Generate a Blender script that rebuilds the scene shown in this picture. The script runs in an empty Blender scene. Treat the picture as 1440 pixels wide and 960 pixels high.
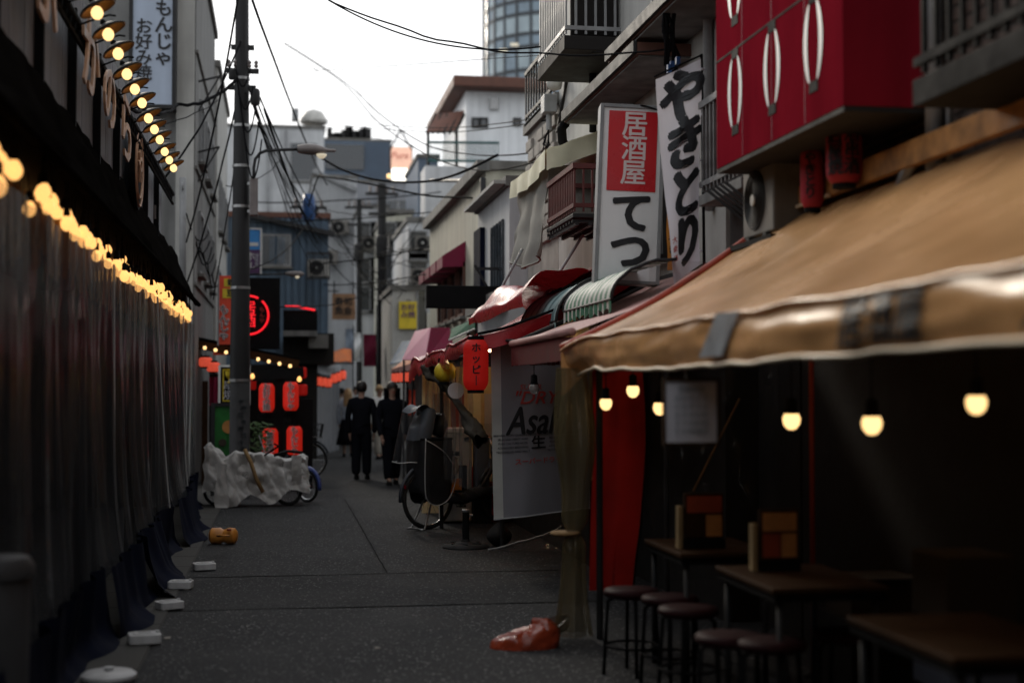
import bpy, bmesh, math, random
from mathutils import Vector, Matrix, noise
random.seed(7)
R = math.radians
S = bpy.context.scene
C = S.collection

# ------------------------------------------------------------------ camera
HC = 1.6
TH = math.atan(68 / 2000.0)
PH = math.atan(.1625 * math.cos(TH))
cd = bpy.data.cameras.new('camera')
cam = bpy.data.objects.new('camera', cd)
C.objects.link(cam)
cam.location = (0, 0, HC)
cam.rotation_euler = (R(90) + TH, 0, -PH)
cd.sensor_width = 36
cd.lens = 50
cd.clip_start = .05
cd.clip_end = 600
cd.dof.use_dof = True
cd.dof.focus_distance = 13.6
cd.dof.aperture_fstop = 1.08
cd.dof.aperture_blades = 0
S.camera = cam
# ------------------------------------------------------------------ world, sun, exposure
SUN_EL, SUN_AZ = R(23), R(-17)          # azimuth from +Y towards +X
W = bpy.data.worlds.new('World')
S.world = W
W.use_nodes = True
wn = W.node_tree
for n in list(wn.nodes):
    wn.nodes.remove(n)
sky = wn.nodes.new('ShaderNodeTexSky')
sky.sky_type = 'NISHITA'
sky.sun_disc = False
sky.sun_elevation = SUN_EL
sky.sun_rotation = SUN_AZ
sky.air_density = 1.0
sky.dust_density = 3.0
sky.ozone_density = 1.0
hs = wn.nodes.new('ShaderNodeHueSaturation')
hs.inputs['Saturation'].default_value = .3
mx = wn.nodes.new('ShaderNodeMix')
mx.data_type = 'RGBA'
mx.inputs[0].default_value = .88      # thin overcast veil over the whole sky
mx.inputs[7].default_value = (5.15, 5.3, 5.5, 1)
bgn = wn.nodes.new('ShaderNodeBackground')
bgn.inputs['Strength'].default_value = .1
won = wn.nodes.new('ShaderNodeOutputWorld')
wn.links.new(sky.outputs[0], hs.inputs['Color'])
wn.links.new(hs.outputs[0], mx.inputs[6])
wn.links.new(mx.outputs[2], bgn.inputs['Color'])
wn.links.new(bgn.outputs[0], won.inputs['Surface'])
sl = bpy.data.lights.new('sun', 'SUN')
sl.energy = 1.1
sl.angle = R(20)
sl.color = (1, .9, .76)
so = bpy.data.objects.new('sun', sl)
C.objects.link(so)
sd = Vector((math.sin(SUN_AZ) * math.cos(SUN_EL), math.cos(SUN_AZ) * math.cos(SUN_EL), math.sin(SUN_EL)))
so.rotation_euler = sd.to_track_quat('Z', 'Y').to_euler()
so.location = (0, 60, 40)
S.view_settings.view_transform = 'Standard'
S.view_settings.look = 'None'
S.view_settings.gamma = 1
S.view_settings.exposure = 1.08
S.render.engine = 'CYCLES'
S.cycles.use_denoising = True
S.cycles.max_bounces = 6
S.cycles.transparent_max_bounces = 24
S.cycles.caustics_reflective = False
S.cycles.caustics_refractive = False
S.cycles.sample_clamp_indirect = 4

# ------------------------------------------------------------------ helpers
CR = cam.rotation_euler.to_matrix()
def ray(px, py):
    return CR @ Vector(((px - 720) / 2000, -(py - 480) / 2000, -1))
def at(px, py, Y):
    d = ray(px, py); t = Y / d.y
    return Vector((d.x * t, Y, HC + d.z * t))
def atx(px, py, X):
    d = ray(px, py); t = X / d.x
    return Vector((X, d.y * t, HC + d.z * t))
def gp(px, py, z=0.0):
    d = ray(px, py); t = (z - HC) / d.z
    return Vector((d.x * t, d.y * t, z))
V = Vector

def smooth_path(pts, n=8):
    pts = [V(p) for p in pts]; out = []
    for i in range(len(pts) - 1):
        a, b_, c_, d = pts[max(i - 1, 0)], pts[i], pts[i + 1], pts[min(i + 2, len(pts) - 1)]
        for k in range(n):
            t = k / n
            out.append(.5 * (2 * b_ + (c_ - a) * t + (2 * a - 5 * b_ + 4 * c_ - d) * t * t + (3 * b_ - a - 3 * c_ + d) * t ** 3))
    return out + [pts[-1]]
def nz(p, s=1.0, seed=0.0):
    return noise.noise(V((p[0] * s + seed, p[1] * s + seed * 1.7, p[2] * s - seed)))

class MB:
    def __init__(self):
        self.v = []; self.f = []
    def add(self, vs, fs):
        b = len(self.v)
        self.v += [V(p) for p in vs]
        self.f += [tuple(i + b for i in q) for q in fs]
        return self
    def box(self, x0, x1, y0, y1, z0, z1):
        return self.add([(x0, y0, z0), (x1, y0, z0), (x1, y1, z0), (x0, y1, z0), (x0, y0, z1), (x1, y0, z1), (x1, y1, z1), (x0, y1, z1)],
                        [(0, 3, 2, 1), (4, 5, 6, 7), (0, 1, 5, 4), (1, 2, 6, 5), (2, 3, 7, 6), (3, 0, 4, 7)])
    def obox(self, c, u, v, w):          # centre and three half-axis vectors
        c, u, v, w = V(c), V(u), V(v), V(w)
        return self.add([c - u - v - w, c + u - v - w, c + u + v - w, c - u + v - w, c - u - v + w, c + u - v + w, c + u + v + w, c - u + v + w],
                        [(0, 3, 2, 1), (4, 5, 6, 7), (0, 1, 5, 4), (1, 2, 6, 5), (2, 3, 7, 6), (3, 0, 4, 7)])
    def bar(self, p, q, w, h, up=(0, 0, 1)):
        p, q = V(p), V(q); d = q - p
        n = d.normalized(); up = V(up)
        if abs(n.dot(up)) > .98: up = V((1, 0, 0))
        s = n.cross(up).normalized(); t = s.cross(n)
        return self.obox((p + q) / 2, d / 2, s * w / 2, t * h / 2)
    def tube(self, pts, r, seg=8, cap=True):
        pts = [V(p) for p in pts]; n = len(pts)
        rs = r if isinstance(r, (list, tuple)) else [r] * n
        vs = []; ref = None
        for i, p in enumerate(pts):
            d = (pts[min(i + 1, n - 1)] - pts[max(i - 1, 0)]).normalized()
            if ref is None:
                ref = V((0, 0, 1)) if abs(d.z) < .9 else V((1, 0, 0))
            a = d.cross(ref)
            if a.length < 1e-5: a = d.orthogonal()
            a.normalize(); b = d.cross(a); ref = a.cross(d)
            for k in range(seg):
                t = 2 * math.pi * k / seg
                vs.append(p + (a * math.cos(t) + b * math.sin(t)) * rs[i])
        fs = []
        for i in range(n - 1):
            for k in range(seg):
                k2 = (k + 1) % seg
                fs.append((i * seg + k, i * seg + k2, (i + 1) * seg + k2, (i + 1) * seg + k))
        if cap:
            fs.append(tuple(range(seg))[::-1]); fs.append(tuple((n - 1) * seg + k for k in range(seg)))
        return self.add(vs, fs)
    def lathe(self, prof, c=(0, 0, 0), seg=20, M=None):   # prof = (radius, height) list
        vs = []; n = len(prof); c = V(c)
        for r, z in prof:
            for k in range(seg):
                t = 2 * math.pi * k / seg
                p = V((r * math.cos(t), r * math.sin(t), z))
                vs.append(c + (M @ p if M else p))
        fs = []
        for i in range(n - 1):
            for k in range(seg):
                k2 = (k + 1) % seg
                fs.append((i * seg + k, i * seg + k2, (i + 1) * seg + k2, (i + 1) * seg + k))
        if prof[0][0] > 1e-4: fs.append(tuple(range(seg))[::-1])
        if prof[-1][0] > 1e-4: fs.append(tuple((n - 1) * seg + k for k in range(seg)))
        return self.add(vs, fs)
    def grid(self, fn, nu, nv, double=0.0):
        vs = [fn(i / nu, j / nv) for j in range(nv + 1) for i in range(nu + 1)]
        fs = [(j * (nu + 1) + i, j * (nu + 1) + i + 1, (j + 1) * (nu + 1) + i + 1, (j + 1) * (nu + 1) + i) for j in range(nv) for i in range(nu)]
        return self.add(vs, fs)
    def prism(self, poly, n):           # closed outline (3D points) extruded by vector n
        n = V(n); k = len(poly); a = [V(p) for p in poly]; b = [p + n for p in a]
        return self.add(a + b, [tuple(range(k))[::-1], tuple(range(k, 2 * k))] + [(i, (i + 1) % k, k + (i + 1) % k, k + i) for i in range(k)])
    def text(self, s, o, u, v, size, bold=.0, depth=.002, shear=0, wob=0, sx=1, line=1.0, wrap=None, align='CENTER'):
        cu = bpy.data.curves.new('t', 'FONT')
        cu.body = s; cu.size = size; cu.extrude = depth; cu.resolution_u = 3
        cu.align_x = align; cu.align_y = 'CENTER'; cu.space_line = line; cu.shear = shear
        ob = bpy.data.objects.new('t', cu); C.objects.link(ob)
        bpy.context.view_layer.update()
        me = bpy.data.meshes.new_from_object(ob.evaluated_get(bpy.context.evaluated_depsgraph_get()))
        o, u, v = V(o), V(u).normalized(), V(v).normalized(); n = u.cross(v)
        cs = [(0, 0)]
        if bold > 0:
            e = bold * size
            cs = [(0, 0), (e, 0), (-e, 0), (0, e * .8), (0, -e * .8)]
            if bold > .022: cs += [(e * .7, e * .6), (-e * .7, e * .6), (e * .7, -e * .6), (-e * .7, -e * .6)]
        fs_ = [tuple(p.vertices) for p in me.polygons]
        for ci, (ox, oy) in enumerate(cs):
          vs = []
          for q in me.vertices:
            x, y, z = q.co.x * sx, q.co.y, q.co.z + ci * .00025
            if wob:
                x += nz((x / size * 2.2, y / size * 2.2, 1), 1, 3) * wob * size
                y += nz((x / size * 2.2, y / size * 2.2, 5), 1, 9) * wob * size
            x += ox; y += oy
            if wrap:
                a = x / wrap
                vs.append(o + u * math.sin(a) * (wrap + z) + v * y + n * (math.cos(a) * (wrap + z)))
            else:
                vs.append(o + u * x + v * y + n * z)
          self.add(vs, fs_)
        bpy.data.objects.remove(ob); bpy.data.curves.remove(cu); bpy.data.meshes.remove(me)
        return self
    def build(self, name, mat, parent=None, smooth=False, bev=0, solid=0, sub=0, label=None):
        off = wloc(parent) if parent else V((0, 0, 0))
        me = bpy.data.meshes.new(name)
        if parent is None and self.v:
            xs = [p.x for p in self.v]; ys = [p.y for p in self.v]; zs = [p.z for p in self.v]
            off = V(((min(xs) + max(xs)) / 2, (min(ys) + max(ys)) / 2, min(zs)))
        me.from_pydata([p - off for p in self.v], [], self.f)
        me.update()
        if smooth:
            me.shade_smooth()
            if smooth == 2:
                me.set_sharp_from_angle(angle=R(40))
        o = bpy.data.objects.new(name, me)
        C.objects.link(o)
        me.materials.append(mat)
        if parent: o.parent = parent
        else: o.location = off
        if bev:
            b = o.modifiers.new('bevel', 'BEVEL'); b.width = bev; b.segments = 2; b.limit_method = 'ANGLE'
        if solid:
            b = o.modifiers.new('solid', 'SOLIDIFY'); b.thickness = solid; b.offset = 0
        if label: o['label'] = label
        return o

def wloc(o):
    p = V((0, 0, 0))
    while o:
        p += o.location; o = o.parent
    return p
def tag(o, label, cat, group=None):
    o['label'] = label; o['category'] = cat
    if group: o['group'] = group
    return o
def struct(o):
    o['kind'] = 'structure'; return o
def stuff(o):
    o['kind'] = 'stuff'; return o
def thing(name, label, cat, loc=(0, 0, 0), group=None):
    o = bpy.data.objects.new(name, None); C.objects.link(o)
    o.empty_display_size = .1; o.location = loc
    return tag(o, label, cat, group)
def copy_tree(o, parent=None):
    c = o.copy(); C.objects.link(c)
    if parent: c.parent = parent
    for ch in [k for k in bpy.data.objects if k.parent == o]:
        copy_tree(ch, c)
    return c
def put(o, loc, rz=0, label=None, sc=1):
    o.location = loc; o.rotation_euler = (0, 0, rz); o.scale = (sc, sc, sc)
    if label: o['label'] = label
    return o

# ------------------------------------------------------------------ materials
def _base(name):
    m = bpy.data.materials.new(name); m.use_nodes = True
    nt = m.node_tree; b = nt.nodes['Principled BSDF']
    return m, nt, b
def mat(name, col, rough=.6, var=.25, scale=3.0, bump=.15, bscale=30, metal=0, spec=.3, streak=0, alpha=1, emit=0, emcol=None, trans=0, fine=0, coat=0, rvar=.12):
    m, nt, b = _base(name)
    L = nt.links.new
    tc = nt.nodes.new('ShaderNodeTexCoord')
    n1 = nt.nodes.new('ShaderNodeTexNoise'); n1.inputs['Scale'].default_value = scale; n1.inputs['Detail'].default_value = 6; n1.inputs['Roughness'].default_value = .62
    L(tc.outputs['Object'], n1.inputs['Vector'])
    mr = nt.nodes.new('ShaderNodeMapRange'); mr.inputs[1].default_value = .28; mr.inputs[2].default_value = .72
    mr.inputs[3].default_value = 1 - var; mr.inputs[4].default_value = 1 + var
    L(n1.outputs[0], mr.inputs[0])
    mm = nt.nodes.new('ShaderNodeVectorMath'); mm.operation = 'SCALE'
    mm.inputs[0].default_value = col
    L(mr.outputs[0], mm.inputs['Scale'])
    last = mm.outputs[0]
    if streak:
        mp = nt.nodes.new('ShaderNodeMapping'); mp.inputs['Scale'].default_value = (3, 3, .3)
        L(tc.outputs['Object'], mp.inputs[0])
        n3 = nt.nodes.new('ShaderNodeTexNoise'); n3.inputs['Scale'].default_value = 1.6; n3.inputs['Detail'].default_value = 5
        L(mp.outputs[0], n3.inputs['Vector'])
        m3 = nt.nodes.new('ShaderNodeMapRange'); m3.inputs[1].default_value = .35; m3.inputs[2].default_value = .62
        m3.inputs[3].default_value = 1 - streak; m3.inputs[4].default_value = 1
        L(n3.outputs[0], m3.inputs[0])
        s2 = nt.nodes.new('ShaderNodeVectorMath'); s2.operation = 'SCALE'
        L(last, s2.inputs[0]); L(m3.outputs[0], s2.inputs['Scale']); last = s2.outputs[0]
    L(last, b.inputs['Base Color'])
    b.inputs['Metallic'].default_value = metal
    b.inputs['Specular IOR Level'].default_value = spec
    r2 = nt.nodes.new('ShaderNodeMapRange'); r2.inputs[1].default_value = .3; r2.inputs[2].default_value = .7
    r2.inputs[3].default_value = max(.03, rough - rvar); r2.inputs[4].default_value = min(1, rough + rvar)
    L(n1.outputs[0], r2.inputs[0]); L(r2.outputs[0], b.inputs['Roughness'])
    if bump:
        n2 = nt.nodes.new('ShaderNodeTexNoise'); n2.inputs['Scale'].default_value = bscale; n2.inputs['Detail'].default_value = 4
        L(tc.outputs['Object'], n2.inputs['Vector'])
        bp = nt.nodes.new('ShaderNodeBump'); bp.inputs['Strength'].default_value = bump; bp.inputs['Distance'].default_value = .01
        L(n2.outputs[0], bp.inputs['Height']); L(bp.outputs[0], b.inputs['Normal'])
    if alpha < 1: b.inputs['Alpha'].default_value = alpha
    if coat: b.inputs['Coat Weight'].default_value = coat
    if emit:
        b.inputs['Emission Color'].default_value = (*(emcol or col), 1)
        b.inputs['Emission Strength'].default_value = emit
    if trans:
        t = nt.nodes.new('ShaderNodeBsdfTranslucent'); L(last, t.inputs['Color'])
        mxs = nt.nodes.new('ShaderNodeMixShader'); mxs.inputs[0].default_value = trans
        L(b.outputs[0], mxs.inputs[1]); L(t.outputs[0], mxs.inputs[2])
        L(mxs.outputs[0], nt.nodes['Material Output'].inputs['Surface'])
    return m
def asphalt(name, k=1.0, speck=.5):
    m, nt, b = _base(name); L = nt.links.new
    tc = nt.nodes.new('ShaderNodeTexCoord')
    vo = nt.nodes.new('ShaderNodeTexVoronoi'); vo.inputs['Scale'].default_value = 85
    L(tc.outputs['Object'], vo.inputs['Vector'])
    n1 = nt.nodes.new('ShaderNodeTexNoise'); n1.inputs['Scale'].default_value = 1.1; n1.inputs['Detail'].default_value = 7; n1.inputs['Roughness'].default_value = .65
    L(tc.outputs['Object'], n1.inputs['Vector'])
    cr = nt.nodes.new('ShaderNodeValToRGB')
    cr.color_ramp.elements[0].position = .0; cr.color_ramp.elements[0].color = (.0058 * k, .006 * k, .0068 * k, 1)
    cr.color_ramp.elements[1].position = .82; cr.color_ramp.elements[1].color = (.0165 * k, .017 * k, .018 * k, 1)
    e = cr.color_ramp.elements.new(.93); e.color = (.2 * k, .195 * k, .185 * k, 1)
    L(vo.outputs['Color'], cr.inputs[0])
    mr = nt.nodes.new('ShaderNodeMapRange'); mr.inputs[1].default_value = .3; mr.inputs[2].default_value = .7; mr.inputs[3].default_value = .5; mr.inputs[4].default_value = 1.5
    L(n1.outputs[0], mr.inputs[0])
    s = nt.nodes.new('ShaderNodeVectorMath'); s.operation = 'SCALE'
    L(cr.outputs[0], s.inputs[0]); L(mr.outputs[0], s.inputs['Scale']); L(s.outputs[0], b.inputs['Base Color'])
    r2 = nt.nodes.new('ShaderNodeMapRange'); r2.inputs[1].default_value = .3; r2.inputs[2].default_value = .7; r2.inputs[3].default_value = .72; r2.inputs[4].default_value = .9
    L(n1.outputs[0], r2.inputs[0]); L(r2.outputs[0], b.inputs['Roughness'])
    b.inputs['Specular IOR Level'].default_value = .28
    n2 = nt.nodes.new('ShaderNodeTexNoise'); n2.inputs['Scale'].default_value = 160; n2.inputs['Detail'].default_value = 3
    L(tc.outputs['Object'], n2.inputs['Vector'])
    ad = nt.nodes.new('ShaderNodeMath'); ad.operation = 'ADD'
    L(vo.outputs['Distance'], ad.inputs[0]); L(n2.outputs[0], ad.inputs[1])
    bp = nt.nodes.new('ShaderNodeBump'); bp.inputs['Strength'].default_value = speck; bp.inputs['Distance'].default_value = .006
    L(ad.outputs[0], bp.inputs['Height']); L(bp.outputs[0], b.inputs['Normal'])
    return m
def vinyl(name, col=(.5, .5, .5), alpha=.3, rough=.2, bump=.3, edge=.3):
    """clear sheet: more of the sheet shows towards grazing angles (Fresnel)"""
    m = mat(name, col, rough, .3, 2.5, bump, 6, spec=.8, rvar=.1)
    nt = m.node_tree; L = nt.links.new
    lw = nt.nodes.new('ShaderNodeLayerWeight'); lw.inputs['Blend'].default_value = .35
    mr = nt.nodes.new('ShaderNodeMapRange'); mr.inputs[3].default_value = alpha; mr.inputs[4].default_value = min(.95, alpha + edge)
    L(lw.outputs['Facing'], mr.inputs[0])
    tr = nt.nodes.new('ShaderNodeBsdfTransparent'); tr.inputs[0].default_value = (.93, .93, .93, 1)
    ms = nt.nodes.new('ShaderNodeMixShader')
    L(mr.outputs[0], ms.inputs[0]); L(tr.outputs[0], ms.inputs[1]); L(nt.nodes['Principled BSDF'].outputs[0], ms.inputs[2])
    L(ms.outputs[0], nt.nodes['Material Output'].inputs['Surface'])
    return m
def glow(name, col, st):
    m, nt, b = _base(name)
    b.inputs['Base Color'].default_value = (*col, 1)
    b.inputs['Emission Color'].default_value = (*col, 1)
    b.inputs['Emission Strength'].default_value = st
    b.inputs['Roughness'].default_value = .3
    return m
K = {}
K['asphalt'] = asphalt('asphalt')
K['asphalt2'] = asphalt('asphalt_patch', 1.2, .45)
K['asphalt3'] = asphalt('asphalt_old', .85, .6)
K['tar'] = mat('tar', (.011, .011, .011), .9, .3, 6, .3, spec=.05)
K['concrete'] = mat('concrete', (.16, .155, .145), .85, .3, 2, .3, 50, streak=.25)
K['gutterstone'] = mat('gutter_concrete', (.05, .048, .044), .85, .35, 2.5, .35, 45)
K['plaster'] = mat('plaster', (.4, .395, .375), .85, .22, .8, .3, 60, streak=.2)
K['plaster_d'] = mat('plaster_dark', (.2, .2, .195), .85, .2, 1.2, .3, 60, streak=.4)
K['cream'] = mat('cream_plaster', (.5, .49, .41), .85, .12, 1.0, .2, 50, streak=.22)
K['white_wall'] = mat('white_cladding', (.76, .78, .8), .6, .1, .6, .1, 30, streak=.12)
K['pale_wall'] = mat('pale_wall', (.48, .49, .5), .7, .15, .7, .1, 20, streak=.2)
K['grey_wall'] = mat('grey_wall', (.24, .25, .27), .75, .18, .8, .15, 20, streak=.25)
K['blue_wall'] = mat('blue_sheet', (.075, .115, .165), .5, .2, 1.2, .1, 15, streak=.35)
K['slate_wall'] = mat('slate_blue_wall', (.1, .135, .185), .6, .15, .5, .1, 15)
K['brown_wall'] = mat('brown_tile', (.085, .062, .052), .6, .35, 5, .2, 40)
K['mortar'] = mat('mortar', (.05, .045, .042), .9, .3, 6, .3)
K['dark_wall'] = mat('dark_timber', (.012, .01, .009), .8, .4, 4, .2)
K['black'] = mat('black_paint', (.009, .009, .0095), .75, .3, 5, .1, spec=.05)
K['blackm'] = mat('black_rubber', (.012, .012, .012), .75, .3, 8, .2)
K['darkmetal'] = mat('dark_metal', (.025, .025, .026), .6, .35, 6, .15, 40, spec=.2)
K['steel'] = mat('galvanised_steel', (.3, .3, .3), .4, .25, 8, .1, 60, metal=.85)
K['grey_paint'] = mat('grey_paint', (.25, .255, .26), .45, .2, 4, .1, streak=.2)
K['white_paint'] = mat('white_paint', (.7, .7, .69), .45, .1, 4, .05, streak=.12)
K['ac_white'] = mat('appliance_white', (.5, .49, .46), .5, .15, 4, .05, streak=.25)
K['wood'] = mat('varnished_wood', (.034, .0155, .006), .6, .35, 5, .1, spec=.08)
K['woodboard'] = mat('weathered_board', (.34, .17, .06), .6, .55, 7, .3, 25)
K['tan'] = mat('tan_vinyl', (.68, .375, .165), .25, .18, 1.6, .35, 5, trans=.2, rvar=.08, spec=.6)
K['tanhem'] = mat('tan_hem', (.6, .5, .36), .5, .15, 3, .15, 12)
K['ink'] = mat('printed_ink', (.03, .035, .04), .5, .5, 9, 0)
K['inkgrey'] = mat('grey_tape', (.3, .33, .36), .35, .2, 6, .1)
K['red_vinyl'] = mat('red_vinyl', (.34, .015, .02), .28, .25, 3, .35, 6, trans=.08)
K['redpaint'] = mat('red_panel', (.19, .0095, .019), .85, .14, 1.5, .05, 10, spec=0, streak=.18)
K['redtrim'] = mat('red_trim', (.34, .045, .02), .45, .25, 6, .1)
K['redcloth'] = mat('red_cloth', (.24, .01, .007), .85, .2, 3, .3, 20, trans=.35)
K['pink'] = mat('faded_pink_vinyl', (.5, .28, .26), .5, .2, 3, .2, 8, trans=.1)
K['pinkfar'] = mat('pink_awning_cloth', (.5, .2, .28), .7, .15, 2, .1)
K['burgundy'] = mat('burgundy_cloth', (.2, .012, .045), .7, .2, 3, .15)
K['teal'] = mat('faded_teal_stripe', (.22, .32, .32), .6, .4, 5, .3, 14)
K['tealdark'] = mat('dark_teal_stripe', (.07, .13, .14), .6, .4, 5, .3, 14)
K['green'] = mat('green_stripe', (.05, .16, .1), .6, .25, 5, .2)
K['offwhite'] = mat('off_white_cloth', (.62, .62, .58), .65, .12, 4, .2, 12, trans=.15)
K['creamtarp'] = mat('cream_tarp', (.78, .75, .55), .5, .15, 2, .3, 7, trans=.12)
K['yellow'] = mat('yellow_tarp', (.6, .4, .02), .5, .15, 3, .15)
K['mesh'] = mat('grey_mesh_sheet', (.25, .245, .22), .8, .2, 2, .35, 60, trans=.15)
K['banner'] = mat('banner_cloth', (.23, .23, .255), .7, .1, 1.6, .2, 8, trans=.1)
K['nobori'] = mat('white_flag_cloth', (.72, .72, .78), .8, .06, 2, .15, 9, trans=.25)
K['bannerred'] = mat('red_print', (.45, .05, .04), .7, .15, 6, 0)
K['signwhite'] = mat('acrylic_white', (.72, .72, .72), .3, .06, 2, .02, streak=.1)
K['signblue'] = mat('acrylic_bluish', (.36, .42, .52), .35, .06, 2, .02, streak=.1)
K['signred'] = mat('acrylic_red', (.5, .012, .018), .3, .08, 2, .02)
K['signink'] = mat('sign_black', (.012, .012, .014), .4, .2, 6, 0)
K['signtext'] = mat('sign_pale_red', (.66, .55, .54), .4, .08, 5, 0)
K['copper'] = mat('wooden_letters', (.5, .3, .19), .5, .25, 6, .1)
K['cleandirty'] = vinyl('clear_vinyl_curtain', (.075, .08, .088), .25, .14, .35, .35)
K['clear'] = vinyl('clear_vinyl', (.12, .12, .125), .1, .12, .3, .3)
K['clearwarm'] = vinyl('yellowed_vinyl', (.15, .12, .06), .5, .2, .5)
K['navy'] = mat('navy_hem', (.007, .009, .02), .85, .3, 4, .3, 8, spec=.04)
K['darktarp'] = mat('dark_tarp', (.007, .0065, .006), .95, .4, 3, .35, 7, spec=0, rvar=.03)
K['greytarp'] = mat('silver_tarp', (.36, .35, .34), .55, .25, 4, .8, 16)
K['brownstrap'] = mat('brown_strap', (.2, .12, .05), .8, .3, 9, .2)
K['straw'] = mat('straw', (.25, .13, .04), .8, .4, 9, .1)
K['bulb'] = glow('lit_bulb', (1, .62, .25), .9)
K['bulbhot'] = glow('lit_bulb_bright', (1, .5, .15), .72)
K['shade'] = mat('lamp_shade_enamel', (.32, .18, .06), .4, .2, 6, .05)
K['lantern'] = mat('red_lantern_paper', (.55, .018, .014), .6, .12, 6, .1, 20, trans=.3, emit=.06, emcol=(1, .03, .02))
K['lanternlit'] = mat('lit_red_lantern', (.5, .02, .015), .6, .2, 5, .05, emit=.11, emcol=(1, .03, .012))
K['lanternfar'] = mat('lit_orange_lantern', (.6, .08, .05), .6, .3, 9, .05, emit=.2, emcol=(1, .12, .06))
K['lanternold'] = mat('faded_red_lantern', (.3, .02, .035), .7, .25, 6, .1)
K['neon'] = glow('red_neon', (1, .015, .025), .55)
K['orangebag'] = mat('orange_plastic', (.26, .04, .016), .26, .25, 4, .9, 9, spec=.5)
K['orangeweight'] = mat('orange_weight', (.55, .22, .04), .4, .2, 5, .1)
K['whitewt'] = mat('white_weight', (.55, .55, .55), .5, .15, 6, .1, streak=.2)
K['tyre'] = mat('tyre', (.015, .015, .015), .8, .2, 9, .2)
K['chrome'] = mat('chrome', (.55, .55, .55), .2, .1, 6, 0, metal=1)
K['bikepaint'] = mat('bike_paint', (.035, .04, .05), .3, .15, 5, .03)
K['bikeblue'] = mat('blue_mudguard', (.04, .06, .2), .35, .2, 6, .05)
K['bagblack'] = mat('black_nylon', (.014, .014, .016), .6, .3, 6, .25, 20)
K['greyhood'] = mat('grey_rain_fabric', (.05, .06, .075), .5, .2, 5, .3, 9)
K['piping'] = mat('pale_piping', (.4, .4, .4), .5, .1, 6, 0)
K['skin'] = mat('skin', (.3, .18, .13), .6, .1, 8, .05)
K['hair'] = mat('black_hair', (.012, .01, .009), .5, .3, 20, .3, 60)
K['hairlight'] = mat('light_brown_hair', (.3, .2, .1), .5, .3, 20, .3, 60)
K['suit'] = mat('black_suit', (.006, .0065, .009), .9, .25, 6, .3, 14, spec=.03)
K['white_shirt'] = mat('white_shirt', (.55, .55, .55), .85, .1, 6, .15)
K['bluejacket'] = mat('pale_denim', (.3, .35, .42), .85, .35, 6, .2)
K['beige'] = mat('beige_cloth', (.25, .23, .2), .85, .2, 6, .2)
K['grass'] = mat('leaf', (.05, .09, .03), .6, .3, 8, .1)
K['paper'] = mat('white_paper', (.5, .5, .55), .8, .08, 5, .05)
K['menu'] = mat('menu_paper', (.3, .21, .1), .8, .3, 5, .1)
K['menured'] = mat('menu_red_print', (.3, .05, .02), .7, .3, 8, .05)
K['menuorange'] = mat('menu_orange_print', (.45, .2, .06), .7, .3, 8, .05)
K['cardboard'] = mat('cardboard', (.04, .03, .021), .85, .2, 5, .1)
K['stoolred'] = mat('maroon_seat', (.02, .005, .006), .6, .2, 6, .08, spec=.08)
K['signyellow'] = mat('yellow_panel', (.6, .45, .03), .5, .25, 6, .05)
K['signorange'] = mat('orange_red_panel', (.6, .06, .025), .5, .2, 6, .05)
K['signgreen'] = mat('green_board', (.02, .16, .03), .4, .35, 6, .05)
K['signpurple'] = mat('purple_panel', (.09, .04, .11), .5, .2, 6, .05)
K['signlblue'] = mat('light_blue_panel', (.05, .25, .6), .4, .2, 6, .05)
K['woodsign'] = mat('wooden_sign', (.32, .18, .1), .7, .3, 8, .1)
K['orangeawn'] = mat('orange_awning_cloth', (.45, .12, .03), .7, .2, 4, .15)
K['greyawn'] = mat('grey_awning', (.3, .32, .34), .6, .15, 4, .15)
K['blueawn'] = mat('blue_awning', (.02, .08, .16), .6, .2, 4, .15)
K['glass'] = mat('dark_glass', (.02, .025, .03), .12, .2, 3, .03, spec=.8)
K['towerglass'] = mat('tower_glass', (.14, .2, .25), .1, .3, .4, .03, spec=.9)
K['towerglass2'] = mat('tower_glass_pale', (.3, .37, .4), .2, .25, .4, .03, spec=.7)
K['mullion'] = mat('tower_mullion', (.05, .055, .06), .4, .2, 3, 0, metal=.4)
K['roofbrown'] = mat('brown_roof', (.12, .055, .04), .7, .25, 3, .15)
K['greenmetal'] = mat('green_railing', (.03, .09, .09), .5, .2, 5, .05)
K['redrail'] = mat('rusty_red_railing', (.12, .035, .032), .6, .3, 9, .15)
K['wire'] = mat('cable_sheath', (.008, .008, .009), .9, .2, 9, .1, spec=.05)
K['polec'] = mat('pole_concrete', (.075, .075, .078), .8, .25, 5, .3, 50, streak=.3)
K['poledark'] = mat('pole_sheath', (.014, .014, .015), .6, .3, 5, .2)
K['lampgrey'] = mat('lamp_housing', (.16, .14, .135), .45, .2, 5, .05)
K['lampglass'] = mat('lamp_lens', (.5, .48, .4), .2, .2, 8, .05, emit=.2, emcol=(1, .85, .6))
K['adsign'] = mat('lit_billboard', (.6, .35, .25), .5, .35, 1.2, .0, emit=.3, emcol=(1, .6, .45))
K['adwhite'] = glow('lit_white_panel', (1, .95, .82), 1.3)
K['signlit'] = mat('lit_signboard', (.6, .6, .6), .4, .2, 5, 0, emit=.3, emcol=(.9, .9, .9))
K['clearbulb'] = mat('clear_bulb_glass', (.5, .5, .48), .08, .2, 5, 0, alpha=.45, spec=.9)
K['blueclips'] = mat('blue_plastic', (.02, .06, .17), .4, .2, 6, .05)
K['binblue'] = mat('blue_grey_plastic', (.13, .15, .2), .5, .15, 6, .05)
K['crate'] = mat('red_crate', (.35, .02, .02), .45, .15, 6, .05)
K['stone'] = mat('rough_stone', (.27, .25, .225), .9, .35, 3, .9, 9)
K['curtaingrey'] = mat('dim_grey_vinyl', (.1, .105, .115), .5, .25, 3, .2, 8)
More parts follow.
